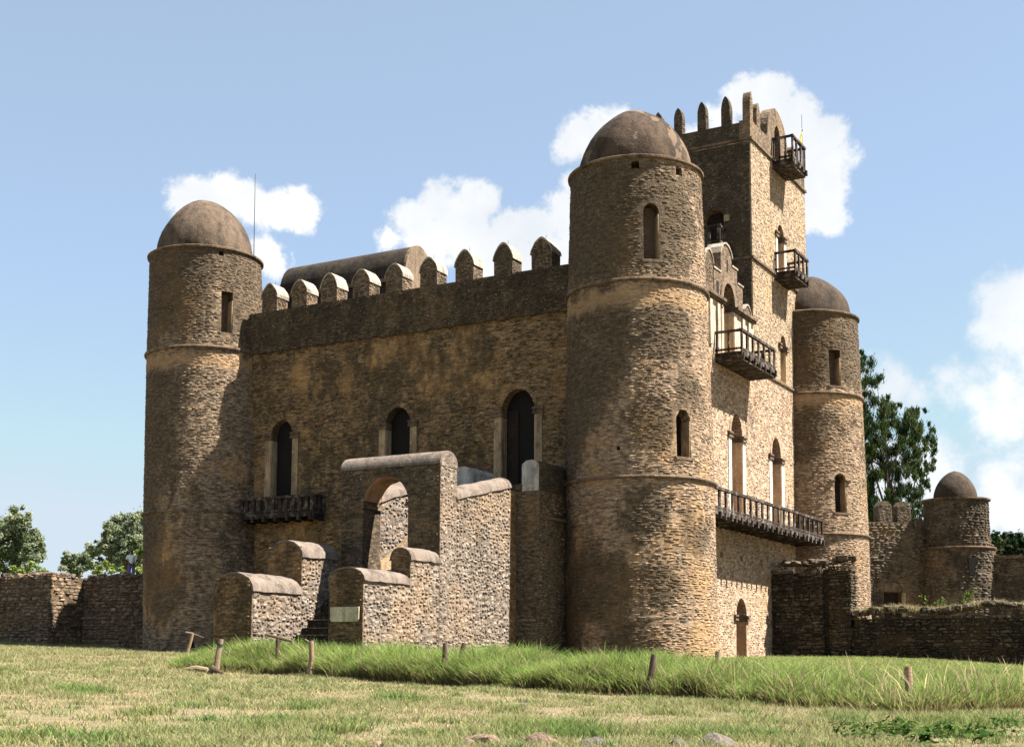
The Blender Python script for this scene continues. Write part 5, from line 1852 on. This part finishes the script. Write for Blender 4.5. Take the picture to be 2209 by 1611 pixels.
# dry weeds along the top of the low wall
n = 11000
X = RN.uniform(4.3, 15.5, n)
Y = RN.uniform(16.65, 17.7, n)
w_ = vnoise(X, Y * 0, 0.8, 41)
keep = RN.random(n) < w_ ** 1.5
X, Y = X[keep], Y[keep]
n = len(X)
c0 = np.where(RN.random((n, 1)) < 0.25, np.array([0.10, 0.13, 0.04])[None], np.array([0.30, 0.235, 0.145])[None]) * RN.uniform(0.6, 1.3, (n, 1))
Zt = 2.50 + 0.10 * np.sin(X * 1.3) + 0.035 * np.clip(X - 6, 0, 99)
o = blades('wall_weeds', X, Y, RN.uniform(0.12, 0.62, n), RN.uniform(0.012, 0.03, n), RN.uniform(0.2, 1.4, n), c0, c0, 3, M_BLADE, None, Zt)
tag(o, 'dry straw coloured weeds growing along the low wall top', 'grass')

# dead stems and seed heads standing out of the strip
n = 800
t = RN.uniform(E_lat[0] + 0.02, E_lat[-1], n)
f = np.interp(t, E_lat, E_d)
d = f + RN.random(n) ** 1.2 * 5.0
lat = t * d
X, Y = CAM.x + HF.x * d + RT0.x * lat, CAM.y + HF.y * d + RT0.y * lat
k3 = ~inside_building(X, Y)
X, Y = X[k3], Y[k3]
n = len(X)
c0 = np.array([0.36, 0.29, 0.165])[None] * RN.uniform(0.6, 1.25, (n, 1))
o = blades('dry_stems', X, Y, RN.uniform(0.55, 1.2, n), RN.uniform(0.007, 0.02, n), RN.uniform(0.15, 0.8, n), c0, c0 * 1.1, 4, M_BLADE)
tag(o, 'dry straw stems bent among the tall green grass', 'grass')

# ------------------------------------------------------------------ fence posts
def post(px_base, px_top, r, mat, label, lean=(0, 0), extra=None, sink=0.1):
    p = to_ground(*px_base)
    dd = (p - CAM).dot(HF)
    top = at_depth(px_top[0], px_top[1], dd)
    root = empty('fence_post', p, label, 'post', 'old wooden posts along the tall grass')
    t = MB()
    mid = p.lerp(top, 0.5) + Vector((R.uniform(-0.03, 0.03), R.uniform(-0.03, 0.03), 0))
    t.tube([p - Vector((0, 0, sink)), p.lerp(top, 0.25), mid, top - (top - p) * 0.08, top], [r * 1.05, r, r * 0.95, r * 0.92, r * 0.8], 9)
    t.build('shaft', mat, root, True)
    if extra:
        extra(root, p, top, r)
    return root


def tee(root, p, top, r):
    MB().tube([top + RT0 * -0.42 + Vector((0, 0, 0.12)), top + Vector((0, 0, 0.02)), top + RT0 * 0.46 + Vector((0, 0, -0.1))], [0.05, 0.055, 0.045], 7).build('crossbar', M_POSTD, root, True)


def fork(root, p, top, r):
    MB().tube([top + Vector((0, 0, -0.08)), top + RT0 * -0.2 + Vector((0, 0, 0.05))], [0.035, 0.02], 6).build('fork', M_POST, root, True)
    MB().tube([top + Vector((0, 0, -0.06)), top + RT0 * 0.1 + Vector((0, 0, 0.04))], [0.035, 0.025], 6).build('fork', M_POST, root, True)


def band(root, p, top, r):
    q = p.lerp(top, 0.84)
    ax = (top - p).normalized()
    MB().tube([q - ax * 0.03, q + ax * 0.03], [r * 1.06, r * 1.06], 10).build('band', simple('green_band', (0.03, 0.07, 0.06)), root)


def branch(root, p, top, r):
    MB().tube([top, top + RT0 * -0.3 + Vector((0, 0, 0.06))], [0.035, 0.02], 6).build('fork', M_POST, root, True)
    MB().tube([top, top + RT0 * 0.45 + Vector((0, 0, -0.16))], [0.02, 0.008], 5).build('fork', M_POST, root, True)


post((400, 1422), (416, 1366), 0.07, M_POST, 'thin grey forked post leftmost by the left tower', extra=branch)
post((465, 1452), (477, 1378), 0.095, M_POST, 'pale leaning post with a dark band near its top', extra=band)
post((598, 1453), (600, 1376), 0.085, M_POSTD, 'dark brown post with a crossbar on top', extra=tee)
post((668, 1459), (672, 1382), 0.085, M_POST, 'pale post with a forked top right of the crossbar post', extra=fork)
post((958, 1476), (961, 1386), 0.085, M_POSTD, 'short brown post top just left of the dark split post')
post((984, 1476), (1001, 1386), 0.075, M_POSTD, 'dark weathered split post in the middle of the tall grass')
post((1392, 1504), (1412, 1411), 0.085, M_POSTD, 'stout leaning brown post in front of the near tower')
post((1547, 1500), (1549, 1404), 0.075, M_POST, 'reddish post top poking out of the grass right of the near tower')
post((1957, 1528), (1959, 1437), 0.085, M_POST, 'short post almost hidden in grass before the low wall')

# fallen log and stump by the banded post
p0, p1 = to_ground(398, 1447), to_ground(448, 1450)
lg = empty('fallen_log', p0, 'pale fallen log lying on the ground left of the banded post', 'log')
MB().tube([p0 + Vector((0, 0, 0.05)), p0.lerp(p1, 0.5) + Vector((0, 0, 0.11)), p1 + Vector((0, 0, 0.08))], [0.06, 0.10, 0.08], 8).build('trunk', M_POST, lg, True)
sp0 = to_ground(462, 1455)
sk = empty('broken_stump', sp0, 'reddish brown broken stump at the foot of the banded post', 'stump')
MB().tube([sp0 + Vector((-0.2, 0, 0.02)), sp0 + Vector((-0.05, 0, 0.2)), sp0 + Vector((0.3, 0, 0.06))], [0.1, 0.09, 0.05], 7).build('wood', M_POSTD, sk, True)
MB().tube([sp0 + Vector((0.0, 0.05, 0.0)), sp0 + Vector((-0.12, 0, 0.3))], [0.09, 0.04], 6).build('splinter', M_POSTD, sk, True)


# ------------------------------------------------------------------ foreground rocks
def rock(px, py, w, h, label, col, seed):
    p = to_ground(px, py)
    rr = random.Random(seed)
    bm = bmesh.new()
    bmesh.ops.create_icosphere(bm, subdivisions=3, radius=1.0)
    for v in bm.verts:
        c = v.co.normalized()
        k = 1.0
        for q in range(7):
            n_ = Vector((rr.uniform(-1, 1), rr.uniform(-1, 1), rr.uniform(-0.6, 1))).normalized() if False else None
        v.co = c
    planes = [(Vector((rr.uniform(-1, 1), rr.uniform(-1, 1), rr.uniform(-0.4, 1))).normalized(), rr.uniform(0.55, 0.85)) for q in range(9)]
    for v in bm.verts:
        for n_, d_ in planes:
            e = v.co.dot(n_) - d_
            if e > 0:
                v.co -= n_ * e
        v.co += Vector((rr.gauss(0, 0.012), rr.gauss(0, 0.012), rr.gauss(0, 0.012)))
        v.co = Vector((v.co.x * w, v.co.y * w * 0.7, v.co.z * h))
    me = bpy.data.meshes.new('rock')
    bm.to_mesh(me)
    bm.free()
    me.materials.append(col)
    o = bpy.data.objects.new('rock', me)
    o.location = p + Vector((0, 0, -h * 0.05))
    o.rotation_euler = (rr.uniform(-0.15, 0.15), rr.uniform(-0.15, 0.15), rr.uniform(0, 3))
    COL.objects.link(o)
    tag(o, label, 'rock', 'rocks along the bottom edge of the lawn')


M_RK = plaster('tan_rock', (0.22, 0.15, 0.105), (0.11, 0.08, 0.06), 0.35, 3.3, None, 5)
M_RK2 = plaster('grey_rock', (0.14, 0.115, 0.095), (0.07, 0.06, 0.05), 0.35, 5.3, None, 5)
for (px, py, w, h, lab, m, sd) in (
        (1008, 1608, 0.20, 0.13, 'small tan rock leftmost in the foreground row', M_RK, 1),
        (1050, 1606, 0.33, 0.20, 'tan rock with a dark crack side in the foreground row', M_RK, 2),
        (1092, 1612, 0.18, 0.09, 'low brown rock wedged between two larger tan ones', M_RK2, 3),
        (1165, 1607, 0.36, 0.20, 'broad smooth tan rock below the green foreground clump', M_RK, 4),
        (1295, 1610, 0.34, 0.15, 'flat grey rock right of the green foreground clump', M_RK2, 5),
        (1462, 1610, 0.26, 0.14, 'grey rock with weeds behind it near the bottom edge', M_RK2, 6),
        (1535, 1609, 0.34, 0.19, 'jagged pale grey rock rightmost of the pair near the bottom edge', M_RK2, 7),
        (1132, 1521, 0.17, 0.07, 'small dark stone lying alone on the lawn', M_RK2, 8),
        (820, 1608, 0.20, 0.10, 'half buried brown rock left of the foreground row', M_RK, 9)):
    rock(px, py, w, h, lab, m, sd)

# broad-leaved plants in the hollow at the right bottom corner
M_BROAD = leafmat('broad_leaf', [(0.015, 0.035, 0.01), (0.035, 0.07, 0.018), (0.075, 0.115, 0.03)])
for i, (px, py) in enumerate(((1890, 1602), (1935, 1584), (1962, 1598), (2000, 1609), (2052, 1592), (2115, 1604), (2175, 1588), (1836, 1596))):
    p = to_ground(px, py)
    labs = ['leafy ground plant leftmost but one in the bottom right hollow', 'leafy ground plant at the back of the bottom right hollow', 'leafy ground plant in the middle of the dark hollow',
            'leafy ground plant at the front of the dark hollow', 'leafy ground plant right of the dark hollow', 'leafy ground plant below the bright grass on the right',
            'leafy ground plant nearest the bottom right corner', 'leafy ground plant leftmost beside the bare earth']
    root = empty('ground_plant', p, labs[i], 'plant', 'leafy plants in the bottom right corner')
    n = R.randint(50, 110)
    a = RN.uniform(0, 6.28, n)
    r_ = RN.uniform(0.02, 0.32, n)
    P = np.stack([p.x + np.cos(a) * r_, p.y + np.sin(a) * r_ * 0.8, p.z + 0.05 + RN.uniform(0.0, 0.22, n)], -1)
    Nn = np.stack([np.cos(a) * 0.6, np.sin(a) * 0.6, np.ones(n)], -1) + RN.normal(0, 0.3, (n, 3))
    Nn /= np.linalg.norm(Nn, axis=1, keepdims=True)
    leaves_mesh('foliage', P, Nn, 0.055, M_BROAD, root, RN.random(n), 0.5)

# ------------------------------------------------------------------ flag on the top balcony
fl = empty('flag', (1.1, 20.2, 29.0), 'small faded yellow flag hanging from a thin pole on the top balcony', 'flag')
MB().tube([(1.1, 20.2, 28.0), (1.1, 20.2, 31.0)], [0.025, 0.012], 5).build('pole', M_IRON, fl)
fc = MB()
pts = []
for i in range(7):
    zt_ = 30.2 - 0.2 * i
    w_ = 0.06 + 0.055 * i
    pts += [(1.1, 20.2, zt_), (1.1 + 0.05 * math.sin(i), 20.2 - w_ * 0.6, zt_ - 0.05), (1.1 + 0.09 * math.cos(i * 1.3), 20.2 - w_, zt_ - 0.13)]
fc.add(pts, [(3 * i + j, 3 * i + j + 1, 3 * i + j + 4, 3 * i + j + 3) for i in range(6) for j in range(2)])
cloth = fc.build('cloth', simple('flag_cloth', (0.62, 0.50, 0.12)), fl)
sm = cloth.modifiers.new('thick', 'SOLIDIFY')
sm.thickness = 0.012

# ------------------------------------------------------------------ person on the wall
pb = at_depth(283, 1240, 77.5)
PX, PY, PZ = pb.x, 2.6, 4.42
r_ = aim(283, 1235)
pp_ = CAM + r_ * ((PY - CAM.y) / r_.y)
PX = pp_.x
person = empty('person', (PX, PY, PZ), 'person in a pale shirt and purple trousers standing on the wall by the left tower', 'person')
toL = Vector((-RT0.x, -RT0.y, 0))     # picture left
bk_ = -HF                             # towards the camera: the person's back


def skin(name, joints, edges, mat, parent, sub=2, rootv=0):
    me = bpy.data.meshes.new(name)
    me.from_pydata([tuple(j[0]) for j in joints], edges, [])
    o = bpy.data.objects.new(name, me)
    COL.objects.link(o)
    o.modifiers.new('skin', 'SKIN')
    for i, j in enumerate(joints):
        me.skin_vertices[0].data[i].radius = (j[1], j[2] if len(j) > 2 else j[1])
    me.skin_vertices[0].data[rootv].use_root = True
    s = o.modifiers.new('sub', 'SUBSURF')
    s.levels = s.render_levels = sub
    bpy.context.view_layer.update()
    m2 = bpy.data.meshes.new_from_object(o.evaluated_get(bpy.context.evaluated_depsgraph_get()))
    o.modifiers.clear()
    o.data = m2
    bpy.data.meshes.remove(me)
    m2.materials.clear()
    m2.materials.append(mat)
    m2.shade_smooth()
    return attach(o, parent)


B0 = Vector((PX, PY, PZ))
V3 = lambda l, f, u: B0 - toL * -l * 1.0 + bk_ * -f + Vector((0, 0, u))
M_SKIN = simple('dark_skin', (0.075, 0.042, 0.028), 0.6, 0.1)
M_SHIRT = simple('pale_shirt', (0.64, 0.69, 0.69), 0.9, 0.12, 9)
M_TROU = simple('purple_trousers', (0.16, 0.13, 0.30), 0.9, 0.2, 9)
M_HAIR = simple('black_hair', (0.012, 0.011, 0.011), 0.8)
J = [(V3(0, 0, 0.92), .13, .11), (V3(0, 0, 1.12), .12, .10), (V3(0, 0, 1.34), .15, .11), (V3(0, 0, 1.46), .065), (V3(0, 0.01, 1.56), .075, .085), (V3(0, 0.02, 1.68), .075, .09),
     (V3(.19, 0, 1.38), .06), (V3(.31, .02, 1.12), .045), (V3(.24, .16, .93), .035), (V3(.22, .22, .89), .03),
     (V3(-.19, 0, 1.38), .06), (V3(-.30, .03, 1.12), .045), (V3(-.20, .14, 0.98), .035), (V3(-.14, .2, 0.97), .03),
     (V3(.10, 0, .86), .09), (V3(.11, .02, .47), .06), (V3(.11, 0, .08), .042), (V3(.12, .16, .04), .035),
     (V3(-.10, 0, .86), .09), (V3(-.11, .02, .47), .06), (V3(-.11, 0, .08), .042), (V3(-.12, .16, .04), .035)]
Ed = [(0, 1), (1, 2), (2, 3), (3, 4), (4, 5), (2, 6), (6, 7), (7, 8), (8, 9), (2, 10), (10, 11), (11, 12), (12, 13), (0, 14), (14, 15), (15, 16), (16, 17), (0, 18), (18, 19), (19, 20), (20, 21)]
skin('body', J, Ed, M_SKIN, person)
g_ = 1.22
skin('shirt', [(V3(0, 0, 0.88), .165, .14), (V3(0, 0, 1.12), .155, .13), (V3(0, 0, 1.33), .18, .135), (V3(0, 0, 1.43), .09), (V3(.2, 0, 1.37), .085), (V3(.29, .015, 1.16), .075),
               (V3(-.2, 0, 1.37), .085), (V3(-.285, .02, 1.16), .075)], [(0, 1), (1, 2), (2, 3), (2, 4), (4, 5), (2, 6), (6, 7)], M_SHIRT, person)
skin('trousers', [(V3(0, 0, 0.93), .15, .125), (V3(.10, 0, .82), .115), (V3(.115, .02, .47), .09), (V3(.115, 0, .1), .075), (V3(-.10, 0, .82), .115), (V3(-.115, .02, .47), .09), (V3(-.115, 0, .1), .075)],
     [(0, 1), (1, 2), (2, 3), (0, 4), (4, 5), (5, 6)], M_TROU, person)
skin('hair', [(V3(0, -0.01, 1.6), .085, .095), (V3(0, 0.0, 1.7), .088, .1)], [(0, 1)], M_HAIR, person)
